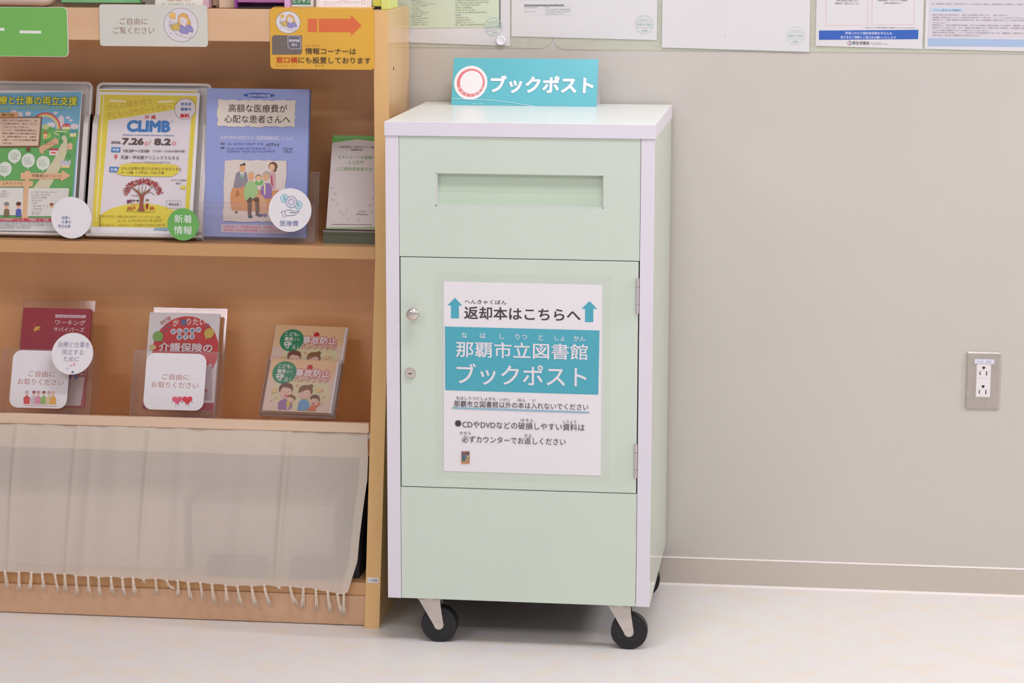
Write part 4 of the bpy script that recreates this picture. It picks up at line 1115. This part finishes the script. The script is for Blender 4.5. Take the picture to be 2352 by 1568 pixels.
P.text('こ', 508, 505, 52, 54, (100, 124, 150), .04, rot=30); P.text('こ', 560, 468, 48, 50, (100, 124, 150), .04, rot=25); P.text('！', 1010, 478, 18, 56, (110, 130, 150), .04, rot=-40)
P.text('改訂版', 520, 408, 136, 46, (196, 100, 110), .012, rot=33)
for (x, y, c) in [(612, 532, 'が'), (685, 530, 'ん'), (762, 528, '患'), (836, 527, '者'), (908, 520, 'が'), (683, 598, '使'), (758, 598, 'え'), (833, 595, 'る')]:
    P.ell(x, y, 34, 33, (226, 214, 218), 24); P.text(c, x, y, 44, 42, (88, 132, 168), .03)
P.ell(432, 585, 62, 58, (140, 180, 100), 28); P.poly([(450, 630), (490, 620), (498, 645)], (140, 180, 100)); P.ell(1033, 562, 57, 56, (214, 186, 90), 28); P.poly([(990, 600), (1020, 612), (985, 632)], (214, 186, 90)); P.ell(368, 705, 44, 30, (216, 196, 140), 18)
P.outl('介護保険の', 757, 716, 632, 104, (232, 216, 218), (196, 90, 96), .035, .055)
P.text('ガイド', 860, 850, 230, 80, (232, 216, 218), .035)
P.rows(915, 1010, [1215, 1245, 1278, 1320], 18, (140, 120, 126), 92); P.poly([(962, 1188), (1010, 1190), (1008, 1206), (960, 1204)], (186, 80, 100))
P.build(wb)
c2 = label_card((-0.9142, -0.2134, 0.3899), 0.1245, 0.1165, 0.018, 'rounded white label with two hearts on the front of the middle holder')
P = Print((336.5, 807), (472.5, 810.5), (327, 941), 0.1245, 0.1165)
P.src(280, 660, 4.9)
P.text('ご自由に', 596, 1003, 300, 68, RB); P.text('お取りください', 588, 1097, 518, 68, RB)
for (x, c, c2_) in ((612, (226, 104, 130), (150, 50, 70)), (724, (222, 66, 76), (130, 30, 40))):
    for d in (-1, 1): P.line([(x + d * 14, 1310), (x + d * 20, 1342)], 4, (120, 90, 90)); P.line([(x + d * 45, 1280), (x + d * 62, 1305)], 4, (120, 90, 90))
    P.ell(x - 27, 1258, 30, 30, c, 22); P.ell(x + 27, 1258, 30, 30, c, 22); P.poly([(x - 55, 1270), (x, 1240), (x + 55, 1270), (x, 1325)], c)
    P.ell(x - 22, 1268, 5, 5, c2_, 8); P.ell(x + 22, 1268, 5, 5, c2_, 8); P.line([(x - 12, 1280), (x, 1288), (x + 12, 1280)], 4, c2_)
P.build(c2)

# handbook stand, leaning far back
LOW = [o for o in bpy.data.objects if o.parent is None and o.get('category') and -.30 < o.location.y < -.12 and .3 < o.location.z < .6]
for o in LOW: o.scale = (1.0188,) * 3
RZ = math.radians(1.5); RY = math.radians(0.6)
hs = empty('booklet_stand', (-0.6693, -0.2113, 0.3787), 'clear easel stand with two handbooks, right end of the pine strip', 'holder', rot=(0, 0, -RZ))
ht = math.radians(39.5)
HM = Matrix.Rotation(-ht, 4, 'X') @ Matrix.Rotation(RY, 4, 'Y')
def leaned(name, x0, x1, d0, d1, s0, s1, mat, bev=0):
    bm = bmesh.new(); bbox(bm, x0, x1, d0, d1, s0, s1, bev)
    bm.transform(Matrix.Translation((0, 0, .009)) @ HM)
    return from_bm(name, bm, mat, hs)
leaned('back_plate', 0, .1530, .0090, .0105, 0, .2100, M_PAPER)
leaned('front_plate', .004, .150, -.010, -.0085, .004, .130, M_ACR)
leaned('bottom_ledge', 0, .153, -.010, .0105, -.0025, 0, M_ACRE)
leaned('side_edge', .1515, .1530, -.010, .0090, 0, .1250, M_ACRE)
leaned('side_edge', 0, .0015, -.010, .0090, 0, .1250, M_ACRE)
for xx in (.003, .147):
    bm = bmesh.new(); bbox(bm, xx, xx + .003, -.004, .060, -.0385, .006)
    from_bm('foot', bm, M_ACR, hs)
hs.scale = (1.0188,) * 3
M_PEACH = plain('peach_cover', (240, 204, 160), .3, .02)
def handbook(P, shift, cut):
    P.src(580 + shift[0] / 4.9, 700 + shift[1] / 4.9, 4.9)
    P.rect(0, 850, 1300, 1500, (232, 208, 188))
    P.ell(560, 1000, 330, 190, (226, 218, 176), 36)
    P.outl('事故防止', 682, 792, 398, 92, (236, 222, 222), (196, 40, 56), .045, .11)
    P.poly([(648 + (52 if k % 2 else 30) * math.cos(k * math.pi / 12) * .8, 728 + (36 if k % 2 else 22) * math.sin(k * math.pi / 12)) for k in range(24)], (200, 44, 54))
    P.text('事故防止', 682, 792, 398, 92, (236, 222, 222), .045)
    P.outl('ハンドブック', 672, 866, 402, 54, (236, 216, 206), (196, 44, 54), .03, .10)
    P.ell(362, 785, 136, 124, (56, 148, 108), 44)
    P.text('こども', 358, 716, 145, 46, (228, 232, 224), .03); P.text('を', 446, 728, 24, 26, (180, 214, 190), .01)
    P.text('事故', 330, 770, 102, 48, (228, 232, 224), .035); P.text('から', 420, 777, 66, 32, (206, 224, 208), .01)
    P.text('守', 315, 835, 90, 88, (228, 232, 224), .045); P.text('る', 386, 862, 46, 46, (220, 230, 216), .015); P.text('！', 430, 868, 12, 42, (220, 230, 216), .01)
    P.src(620 + shift[0] / 4.9, 860 + shift[1] / 4.9, 14.7)
    for (x, y, r, c) in ((210, 610, 90, (232, 200, 140)), (135, 680, 50, (228, 180, 140)), (280, 830, 60, (222, 206, 150)), (110, 935, 32, (226, 170, 146)), (955, 430, 46, (226, 174, 146)), (1690, 600, 90, (232, 204, 140)), (1810, 600, 46, (230, 176, 146)), (1860, 810, 40, (230, 190, 160))):
        P.ell(x, y, r, r * .8, c, 20)
    SK = (236, 198, 178); HR = (124, 84, 72); HR2 = (140, 100, 66)
    P.poly([(370, 1215), (350, 1080), (355, 980), (430, 910), (540, 880), (640, 900), (760, 960), (825, 1030), (820, 1150), (740, 1215)], (160, 120, 172))
    P.ell(595, 660, 190, 215, SK, 36); P.ell(388, 680, 26, 40, SK, 12); P.ell(790, 670, 26, 40, SK, 12)
    P.poly([(365, 640), (345, 560), (370, 450), (440, 380), (560, 350), (700, 365), (790, 410), (828, 500), (810, 600), (780, 640), (765, 560), (680, 520), (600, 500), (500, 490), (430, 560), (400, 650)], HR)
    P.ell(512, 645, 14, 17, (90, 70, 66), 12); P.ell(680, 637, 14, 17, (90, 70, 66), 12)
    P.poly([(515, 760), (600, 740), (690, 745), (650, 820), (580, 825), (530, 800)], (214, 130, 130)); P.line([(620, 640), (632, 690), (610, 700)], 7, (180, 130, 116))
    P.poly([(1010, 1245), (1040, 1000), (1090, 920), (1180, 890), (1300, 890), (1370, 960), (1420, 1130), (1380, 1190), (1320, 1245)], (120, 168, 206))
    P.line([(1085, 1240), (1090, 1050), (1100, 980)], 7, (84, 120, 160)); P.line([(1310, 1200), (1330, 1050), (1320, 980)], 7, (84, 120, 160))
    P.ell(1235, 700, 190, 185, SK, 36); P.ell(1025, 735, 24, 34, SK, 12); P.ell(1445, 745, 24, 34, SK, 12)
    P.poly([(1015, 680), (1020, 560), (1090, 460), (1220, 420), (1370, 430), (1460, 500), (1498, 600), (1470, 715), (1425, 700), (1410, 620), (1330, 570), (1240, 600), (1090, 655), (1050, 665)], HR2); P.ell(1430, 455, 70, 60, HR2, 20)
    P.line([(1120, 685), (1150, 670), (1180, 688)], 9, (110, 80, 70)); P.line([(1295, 690), (1325, 676), (1355, 694)], 9, (110, 80, 70)); P.line([(1150, 800), (1200, 830), (1270, 808)], 9, (190, 110, 110))
    P.poly([(1340, 1250), (1400, 1160), (1490, 1090), (1600, 1090), (1720, 1000), (1780, 1030), (1630, 1160), (1615, 1265)], (222, 128, 80)); P.ell(1812, 990, 44, 50, SK, 16)
    P.ell(1570, 960, 140, 130, SK, 30); P.poly([(1425, 920), (1430, 830), (1500, 750), (1600, 735), (1700, 770), (1750, 860), (1730, 980), (1700, 900), (1640, 870), (1500, 860), (1450, 900)], HR)
    P.ell(1497, 915, 12, 14, (90, 70, 66), 12); P.ell(1632, 935, 12, 14, (90, 70, 66), 12); P.poly([(1470, 990), (1615, 995), (1590, 1060), (1540, 1080), (1490, 1050)], (206, 130, 150))
    P.poly([(610, 980), (680, 970), (770, 990), (750, 1130), (650, 1130)], (220, 200, 90)); P.ell(755, 890, 110, 95, SK, 26); P.poly([(640, 860), (690, 760), (800, 730), (900, 790), (950, 850), (920, 860), (880, 930), (860, 870), (740, 815), (680, 830)], HR2); P.ell(690, 1175, 45, 36, SK, 14)
    P.line([(700, 850), (690, 880)], 8, (110, 80, 70)); P.line([(770, 890), (800, 880)], 8, (110, 80, 70)); P.line([(690, 920), (730, 945), (770, 935)], 8, (190, 110, 110))
def hb(loc_s, d, w, h, tl, tr, bl, shift, label):
    o = sheet('booklet', w, h, M_PEACH, (0, 0, 0), 0, label, 'booklet', 0.005)
    o.scale = (1.0188,) * 3
    base = hs.location + 1.0188 * (Matrix.Rotation(-RZ, 3, 'Z') @ (Vector((0, 0, .009)) + HM.to_3x3() @ Vector((loc_s[0], d, loc_s[1]))))
    o.location = base; o.rotation_euler = (Matrix.Rotation(-RZ, 4, 'Z') @ HM).to_euler()
    bm = bmesh.new(); bbox(bm, w - .0002, w + .0045, .0002, .0056, 0, h)
    from_bm('page_block', bm, M_PAPER, o)
    P = Print(tl, tr, bl, w, h)
    handbook(P, shift, None)
    # keep only what lies on this cover
    keepF = []; keepM = []
    for f, mi in zip(P.Fc, P.MI):
        if all(-1e-6 <= P.V[i][0] <= w + 1e-6 and -1e-6 <= P.V[i][2] <= h + 1e-6 for i in f): keepF.append(f); keepM.append(mi)
    P.Fc, P.MI = keepF, keepM
    P.build(o)
    return o
hb((.003, .003), .0030, .1440, .2045, (634.5, 746.5), (795.5, 755.5), (600, 944), (74, -378), 'peach handbook at the back of the easel stand, upper one of two')
hb((.0065, .0035), -.0065, .1365, .1190, (621.8, 828.8), (774, 834.5), (608.6, 944), (0, 0), 'peach handbook in front on the easel stand, lower one of two')

# ---------------------------------------------------------------- things on top of the bookcase
ZC = BT + .0002
bag = empty('cushioned_pouch', (-1.150, -0.200, ZC), 'white soft pouch at the left end of the bookcase top', 'pouch')
bm = bmesh.new(); bbox(bm, -.16, .075, -.045, .05, 0, .10, .028, 0, 5)
from_bm('body', bm, plain('white_vinyl', (240, 226, 220), .4), bag, True)
bm = bmesh.new(); bbox(bm, -.10, .02, -.01, .01, .097, .107, .004, 0, 2)
from_bm('flap', bm, MATS['white_vinyl'], bag)
def easel(name, x, y, w, h, tilt, mat, label, cat, lift=0.004, d=0.012, basemat=None):
    e = empty(name, (x, y, ZC), label, cat)
    bm = bmesh.new(); bbox(bm, 0, w, 0, d, 0, h, .0008)
    bm.transform(Matrix.Translation((0, 0, lift)) @ Matrix.Rotation(-math.radians(tilt), 4, 'X'))
    q = from_bm('cover', bm, mat, e)
    box('stand', .004, w - .004, .002, .055, 0, lift, basemat or M_ACRE, e, 0)
    return e, q
def eprint(e, w, h, tilt, lift, fn):
    P = Print((0, 0), (100, 0), (0, 100 * h / w), w, h)
    fn(P)
    b = P.build(e); b.location = (0, 0, lift); b.rotation_euler = (-math.radians(tilt), 0, 0)
M_GBK = plain('green_picture_cover', (116, 186, 120), .4, .12, 14)
e, q = easel('booklet_pack', -1.0650, -0.205, 0.162, .21, 14, M_GBK, 'leafy green booklet pack on the bookcase top behind the signs', 'booklet', .0080, .018, plain('dark_stand', (100, 84, 66), .5))
e, q = easel('card_stand', -0.8640, -0.235, 0.0975, .15, 10, plain('mint_white_card', (238, 236, 222), .5), 'small white card in a stand behind the pale sign', 'card', .0045, .004)
def fn(P):
    P.rect(20, 5, 80, 60, (226, 200, 150)); P.text('ご自由にお読みください', 50, 143.6, 52, 3.4, (200, 110, 80), .01); P.rows(16, 84, [150.2], 3.4, (150, 150, 120), 4, ends=[84])
eprint(e, .0975, .15, 10, .0045, fn)
box_ = empty('carton', (-0.768, -0.225, ZC), 'pale beige box in a pink stand between the card and the purple holder', 'box')
box('body', .030, .062, .01, .07, .0, .12, M_BEIGE, box_); box('side_plate', 0, .0125, -.004, .06, .0, .12, plain('pink_clear', (228, 190, 206), .3), box_); box('grey_panel', .014, .030, .02, .06, .004, .12, plain('taupe_card', (182, 156, 128), .5), box_)
pu = empty('file_holder', (-0.7005, -0.2420, ZC), 'purple plastic file holder behind the yellow sign', 'holder')
box('front_wall', .004, .1005, .006, .009, .012, .16, M_PURPLE, pu); box('left_wall', 0, .0042, 0, .17, 0, .16, M_PURPLE2, pu); box('right_wall', .1005, .110, 0, .17, 0, .16, M_LILAC, pu)
box('bottom_plate', .004, .1, .01, .17, .0, .003, M_DARK, pu); box('back_wall', .004, .1, .165, .17, .003, .16, M_PURPLE2, pu)
e, q = easel('card_stand', -0.5890, -0.225, 0.0440, .12, 8, plain('white_card', (236, 230, 222), .5), 'green and white card standing between the purple holder and the flyer', 'card', .0015, .004)
def fn(P):
    P.rect(2, -5, 87, 258, (66, 134, 96)); P.text('ビシャス', 46, 240, 78, 22, (220, 226, 206), .03)
eprint(e, .0440, .12, 8, .0015, fn)
e, q = easel('flyer_stand', -0.5385, -0.232, 0.110, .17, 8, plain('clear_white_holder', (236, 226, 220), .4), 'white flyer with pale pink print in a holder on the bookcase top', 'flyer', .0010, .010)
def fn(P):
    P.rect(6, 0, 92, 152, (244, 238, 236)); P.ell(52, 128, 18, 14, (244, 216, 214), 24); P.rows(14, 80, [143.4, 147.6], 2.8, (200, 176, 180), 7, ends=[80, 34]); P.ring(86, 142.5, 3.2, 4, 1.2, (222, 170, 170), 14)
eprint(e, .110, .17, 8, .0010, fn)
yg = empty('brochure_box', (-0.4265, -0.222, ZC), 'yellow green brochure box at the right end of the bookcase top', 'holder')
box('front_wall', 0, .0170, .002, .005, .0055, .13, M_YELG, yg, .0003); box('right_wall', .0170, .0330, 0, .10, 0, .13, M_LIME, yg, .0005); box('bottom_plate', 0, .0170, .003, .10, 0, .0054, M_SLOT, yg, 0); box('back_wall', 0, .0170, .095, .1, .0054, .13, M_YELG, yg, 0)

# ================================================================== on the wall
def wall_board(x0, x1, z0, label):
    bm = bmesh.new(); prism(bm, rrect(x1 - x0, .42, .024, 8, x0, z0), 'y', -0.0024, -0.0004)
    return tag(from_bm('backing_board', bm, M_BOARD), label, 'board')
wall_board(-0.62, -0.0935, 1.1245, 'pale green clear board on the wall left of the tent sign peak')
wall_board(-0.0905, 1.62, 1.1225, 'long pale green clear board on the wall behind the right row of papers')
def wpaper(x0, x1, zl, zr, label, y=-0.0034, name='wall_poster', mat=None):
    h = .40
    dz = zr - zl
    o = sheet(name, 0, 0, mat or M_PAPER, (x0, y, zl), 0, label, 'poster', .0006, outline=[(0, 0), (x1 - x0, dz), (x1 - x0, h), (0, h)])
    return o
def wprint(o, tl, tr, bl, w, h):
    """tl..bl: photo measurements of the poster's top strip (h metres tall) used as a ruler"""
    P = Print(tl, tr, bl, w, h)
    return P
def stamp(P, x, y, r, rot=0, k=(0, 0, 0)):
    G2 = (178, 208, 202)
    ca, sa = math.cos(math.radians(rot)), math.sin(math.radians(rot))
    P.ring(x, y, r, r, r * .06, (186, 202, 202))
    for dy in (-.33, .33):
        L = r * math.sqrt(1 - dy * dy)
        P.line([(x - L * ca + dy * r * sa, y + L * sa + dy * r * ca), (x + L * ca + dy * r * sa, y - L * sa + dy * r * ca)], r * .06, (190, 204, 204))
    def T(t, dy, w, h): P.text(t, x + dy * r * sa, y + dy * r * ca, w * r, h * r, G2, .004, rot=rot)
    T('おきなわ', -.55, 1.1, .26); T('那覇市立病院', .0, 1.7, .30); T('総務', .66, .66, .28)
# posters: strip of the photo between y=0 and the bottom edge is 0.08-0.1 m; the ruler is 1 px = 0.000904 m
def ruler(px0, px1, x0, x1, yb_l, yb_r, zl):
    """affine: TL=(px0, 0), TR=(px1, (yb_r-yb_l)), BL=(px0, yb_l)"""
    H = yb_l * 0.000906
    return Print((px0 - .0, 0), (px1, (yb_r - yb_l)), (px0, yb_l), x1 - x0, H), H
p1 = wpaper(-0.42, -0.1805, 1.1345, 1.1283, 'green and white poster with columns of text, first on the wall from the left', mat=M_WPAP)
P = Print((940 - 33.5, 0), (1171, 6.6), (940 - 33.5, 103.2), 0.2395, 0.0950)
P.src(940, 0, 9.8)
P.clip = lambda q: q
P.poly([(-300, -2800), (2052, -2800), (2052, 740), (0, 735), (-300, 732)], (212, 222, 196)); P.poly([(2012, -2800), (2052, -2800), (2055, 742), (2018, 740)], (130, 128, 126)); P.line([(0, 738), (2055, 744)], 10, (170, 172, 156))
KK = (146, 144, 122)
P.rows(50, 420, [28], 26, KK, 99, ends=[420])
P.V, P.Fc, P.MI = P.V, P.Fc, P.MI
rows1 = [(28, 425), (73, 340), (165, 400), (210, 590), (253, 410), (342, 310), (387, 485), (432, 400), (520, 455), (565, 310), (608, 405), (653, 400)]
for i, (y, e_) in enumerate(rows1): P.rows(58, e_, [y], 26, KK, 100 + i, ends=[e_])
for y, e_ in ((118, 270), (297, 240), (475, 300)): P.rows(50, e_, [y], 26, (100, 116, 160), 130 + y, ends=[e_])
for i, (y, e_) in enumerate(((36, 1550), (91, 1300), (145, 1790), (198, 1780), (251, 1590), (305, 1410), (357, 1490), (411, 1745), (518, 1330), (571, 1385), (625, 1440), (678, 1710))): P.rows(1042, e_, [y], 28, KK, 150 + i, ends=[e_])
P.rows(1036, 1165, [464], 26, (110, 130, 170), 170, ends=[1165])
stamp(P, 1895, 730, 196, 12)
b = P.build(p1); b.location = (0, 0, 0.0012)
p2 = wpaper(-0.1775, 0.1210, 1.1482, 1.1428, 'white poster with one small table, above the tent sign', mat=M_WPAP)
P = Print((1168 + 6, 0), (1508, 7.5), (1168, 83), 0.2985, 0.0755)
P.clip = lambda q: q
P.src(1160, 0, 13.07)
P.rows(560, 1750, [195], 44, (90, 86, 90), 200, ends=[1750]); P.poly([(552, 160), (1755, 182), (1755, 236), (552, 210)], (150, 148, 150)); P.rows(560, 1740, [198], 36, (84, 80, 84), 201, ends=[1740])
LG = (200, 198, 200)
for a in ([(545, 225), (1950, 240), (1945, 490), (540, 465), (545, 225)], [(540, 285), (1945, 300)], [(1165, 232), (1160, 478)], [(100, 30), (1950, 45)]): P.line(a, 6, LG)
DG = (150, 148, 152)
P.rows(560, 960, [250], 30, DG, 202, ends=[960]); P.rows(560, 900, [375], 30, DG, 203, ends=[895]); P.rows(1185, 1320, [258], 28, DG, 204, ends=[1310])
P.rows(1185, 1925, [332, 393, 453], 32, DG, 205, ends=[1925, 1925, 1680]); P.rows(1190, 1440, [8], 34, DG, 206, ends=[1435])
P.src(1440, 30, 22.4); stamp(P, 790, 705, 455, 0)
P.build(p2)
p3 = wpaper(0.1315, 0.4300, 1.1280, 1.1219, 'blank white poster with one faint round stamp on the wall', y=-0.0042, mat=M_WPAP)
P = Print((1520, 0), (1862, 8), (1518, 109), 0.2985, 0.0985)
P.clip = lambda q: q
P.src(1440, 0, 5.11); stamp(P, 1985, 447, 103, 0); P.ell(1153, 440, 5, 5, (120, 112, 112), 8)
P.build(p3)
p4 = wpaper(0.4425, 0.6560, 1.1342, 1.1295, 'white poster with a blue banner and two pink frames on the wall', mat=M_WPAP)
P = Print((1874, 0), (2121, 5.5), (1871.5, 105), 0.2135, 0.0925)
P.clip = lambda q: q
P.src(1860, 0, 8.71)
PK = (226, 176, 186)
P.line([(320, -400), (308, 515), (1148, 518), (1160, -400), (320, -400)], 12, PK); P.line([(1245, -400), (1235, 518), (2078, 520), (2095, -400), (1245, -400)], 12, PK)
GY = (130, 122, 134)
P.text('特別の料金の対象となる', 738, 30, 430, 38, GY, .008); P.text('医薬品の一覧などはこちら', 735, 84, 485, 38, GY, .008)
P.text('後発医薬品（ジェネリック医薬品）', 1655, 34, 600, 40, GY, .008); P.text('に関する基本的なこと', 1660, 90, 368, 36, GY, .008)
P.text('※QRコードから厚生労働省HPの関連ページにアクセスできます。', 1612, 578, 1000, 28, GY, .004)
P.poly([(172, 612), (2170, 625), (2165, 808), (168, 795)], (58, 100, 184))
P.text('将来にわたり国民皆保険を守るため', 1168, 678, 940, 56, (222, 224, 240), .012); P.text('皆さまのご理解とご協力をお願いいたします', 1165, 760, 1110, 56, (222, 224, 240), .012)
P.line([(770, 835), (750, 860), (760, 895), (790, 905)], 16, (222, 130, 140)); P.line([(795, 905), (820, 870), (810, 840), (780, 828)], 16, (110, 110, 170))
P.text('厚生労働省', 1015, 870, 345, 66, (100, 92, 100), .012); P.rows(1210, 1440, [872], 14, (140, 134, 140), 210, ends=[1440]); P.rows(1210, 1580, [898], 14, (140, 134, 140), 211, ends=[1580])
P.build(p4)
p5 = wpaper(0.6605, 0.9100, 1.1300, 1.1260, 'poster with lines of text over a light blue band, rightmost on the wall', mat=M_WPAP)
P = Print((2126, 0), (2410, 2), (2124, 112), 0.2495, 0.1000)
P.clip = lambda q: q
P.src(2120, 0, 10.14)
P.poly([(150, -200), (2900, -200), (2900, 890), (105, 890)], (214, 208, 212)); P.line([(150, -200), (120, 890)], 8, (196, 206, 224))
P.poly([(115, 893), (2900, 925), (2900, 1090), (110, 1078)], (168, 190, 216))
P.poly([(188, 210), (910, 218), (908, 300), (185, 295)], (186, 208, 226)); P.text('リフィル処方せんの留意点', 548, 258, 620, 40, (80, 90, 120), .016)
GT = (140, 124, 134)
P.text('同一保険薬局で継続して調剤を受けることが出来ない場合は、前回調剤された薬局からご相談ください', 1320, 124, 2240, 36, GT)
L5 = [('医師が患者の病状等を踏まえ、個別に投与期間を判断します。（最大３回まで）', 215, 1915, 368), ('投薬量に限度が定められている医薬品及び貼付剤（一部を除く）は、リフィル処方ができません。', 215, 2310, 427), ('薬剤師から、体調や服薬状況の確認のため、同一の保険薬局で調剤を受けることを勧める説明をするこ', 215, 2500, 484), ('とがあります。', 215, 510, 543), ('薬剤師から、次回の調剤予定の確認、予定される時期に患者が来局しない場合は、電話等により状況を', 215, 2500, 602), ('確認することがあります。また、患者が他の薬局において調剤を受ける場合は、当該薬局に調剤の状況', 215, 2500, 659), ('とともに必要な情報をあらかじめ提供することがあります。', 215, 1480, 715), ('患者の体調変化を考慮し、リフィル処方せんの有効期間内であっても、薬剤師は、調剤を行わず患者に', 215, 2500, 772), ('受診を勧め、処方医へ情報提供する場合があります。', 215, 1330, 830)]
for t, a, b_, y in L5: P.text(t, (a + b_) / 2, y, b_ - a, 34, GT)
P.build(p5)
# magnets pinning the first poster
for (x, z, lb) in ((-0.1990, 1.1395, 'round white magnet at the lower right corner of the green poster'), (-0.3985, 1.1415, 'round white magnet at the lower left corner of the green poster')):
    bm = bmesh.new()
    n = 28; rings = []
    for (r, y) in ((.0100, 0), (.0102, -.003), (.0096, -.0052), (.0080, -.0060), (.0074, -.0056)):
        rings.append([bm.verts.new((r * math.cos(2 * math.pi * k / n), y, r * math.sin(2 * math.pi * k / n))) for k in range(n)])
    for a, b in zip(rings, rings[1:]):
        for k in range(n): bm.faces.new((a[k], a[(k + 1) % n], b[(k + 1) % n], b[k]))
    bm.faces.new(rings[-1]); bm.faces.new(list(reversed(rings[0])))
    bmesh.ops.recalc_face_normals(bm, faces=bm.faces)
    o = from_bm('magnet', bm, plain('glossy_white', (238, 238, 242), .2), None, True)
    o.location = (x, -.0042, z); tag(o, lb, 'magnet')

# wall outlet
oe = empty('wall_outlet', (0.80012, 0, 0.45393), 'steel double power outlet on the wall right of the green cabinet', 'outlet')
bm = bmesh.new()
n_o = rrect(.070, .120, .004, 5, -.035, -.060); n_i = rrect(.064, .114, .003, 5, -.032, -.057)
A = [bm.verts.new((p[0], 0, p[1])) for p in n_o]; B = [bm.verts.new((p[0], -.002, p[1])) for p in n_o]; C_ = [bm.verts.new((p[0], -.0042, p[1])) for p in n_i]
for a, b in ((A, B), (B, C_)):
    for k in range(len(a)): bm.faces.new((a[k], a[(k + 1) % len(a)], b[(k + 1) % len(a)], b[k]))
bm.faces.new(C_)
bmesh.ops.recalc_face_normals(bm, faces=bm.faces)
from_bm('cover_plate', bm, M_BRUSH, oe)
rc = box('socket_face', -.0145, .0145, -.0058, -.0041, -.034, .0355, M_WPL, oe, .0007)
for zc in (.0165, -.0225):
    bm = bmesh.new()
    prism(bm, [(-.0026, .0135 + zc), (.0026, .0135 + zc), (.0026, .0105 + zc), (.0018, .0090 + zc), (0, .0084 + zc), (-.0018, .0090 + zc), (-.0026, .0105 + zc)], 'y', -.0062, -.0057)
    bbox(bm, -.0080, -.0062, -.0062, -.0057, zc - .0035, zc + .0028); bbox(bm, .0052, .0070, -.0062, -.0057, zc - .0045, zc + .0035)
    from_bm('pin_holes', bm, M_SLOT, rc)
    bm = bmesh.new(); bbox(bm, -.0118, .0118, -.0063, -.0057, zc + .0056, zc + .0062); bbox(bm, -.010, .010, -.0063, -.0057, zc - .0092, zc - .0086)
    from_bm('molded_ridge', bm, M_WPL, rc)
for zc in (.0515, -.0515):
    bm = bmesh.new(); cyl(bm, (0, -.0047, zc), .0034, 'y', .0012, 18, 0, .0028); bbox(bm, -.0024, .0024, -.0056, -.0052, zc - .0004, zc + .0004, mi=1)
    o = from_bm('screw', bm, [M_CHROME, M_DARK], oe); o.rotation_euler = (0, 0, 0)
bm = bmesh.new(); bbox(bm, -.0190, .0208, -.0062, -.0042, .0360, .0452)
ol = from_bm('circuit_label', bm, plain('label_white', (222, 220, 232), .4), oe)
P = Print((0, 0), (320, 0), (0, 75), .0398, .0092)
P.text('1-1-6', 92, 38, 95, 30, (150, 146, 158), .0); P.text('C10', 225, 38, 75, 32, (150, 146, 158), .01)
b = P.build(ol); b.location = (-.0190, -.0063, .0360)

# the type setter is not part of the place
bpy.data.objects.remove(_to, do_unlink=True)
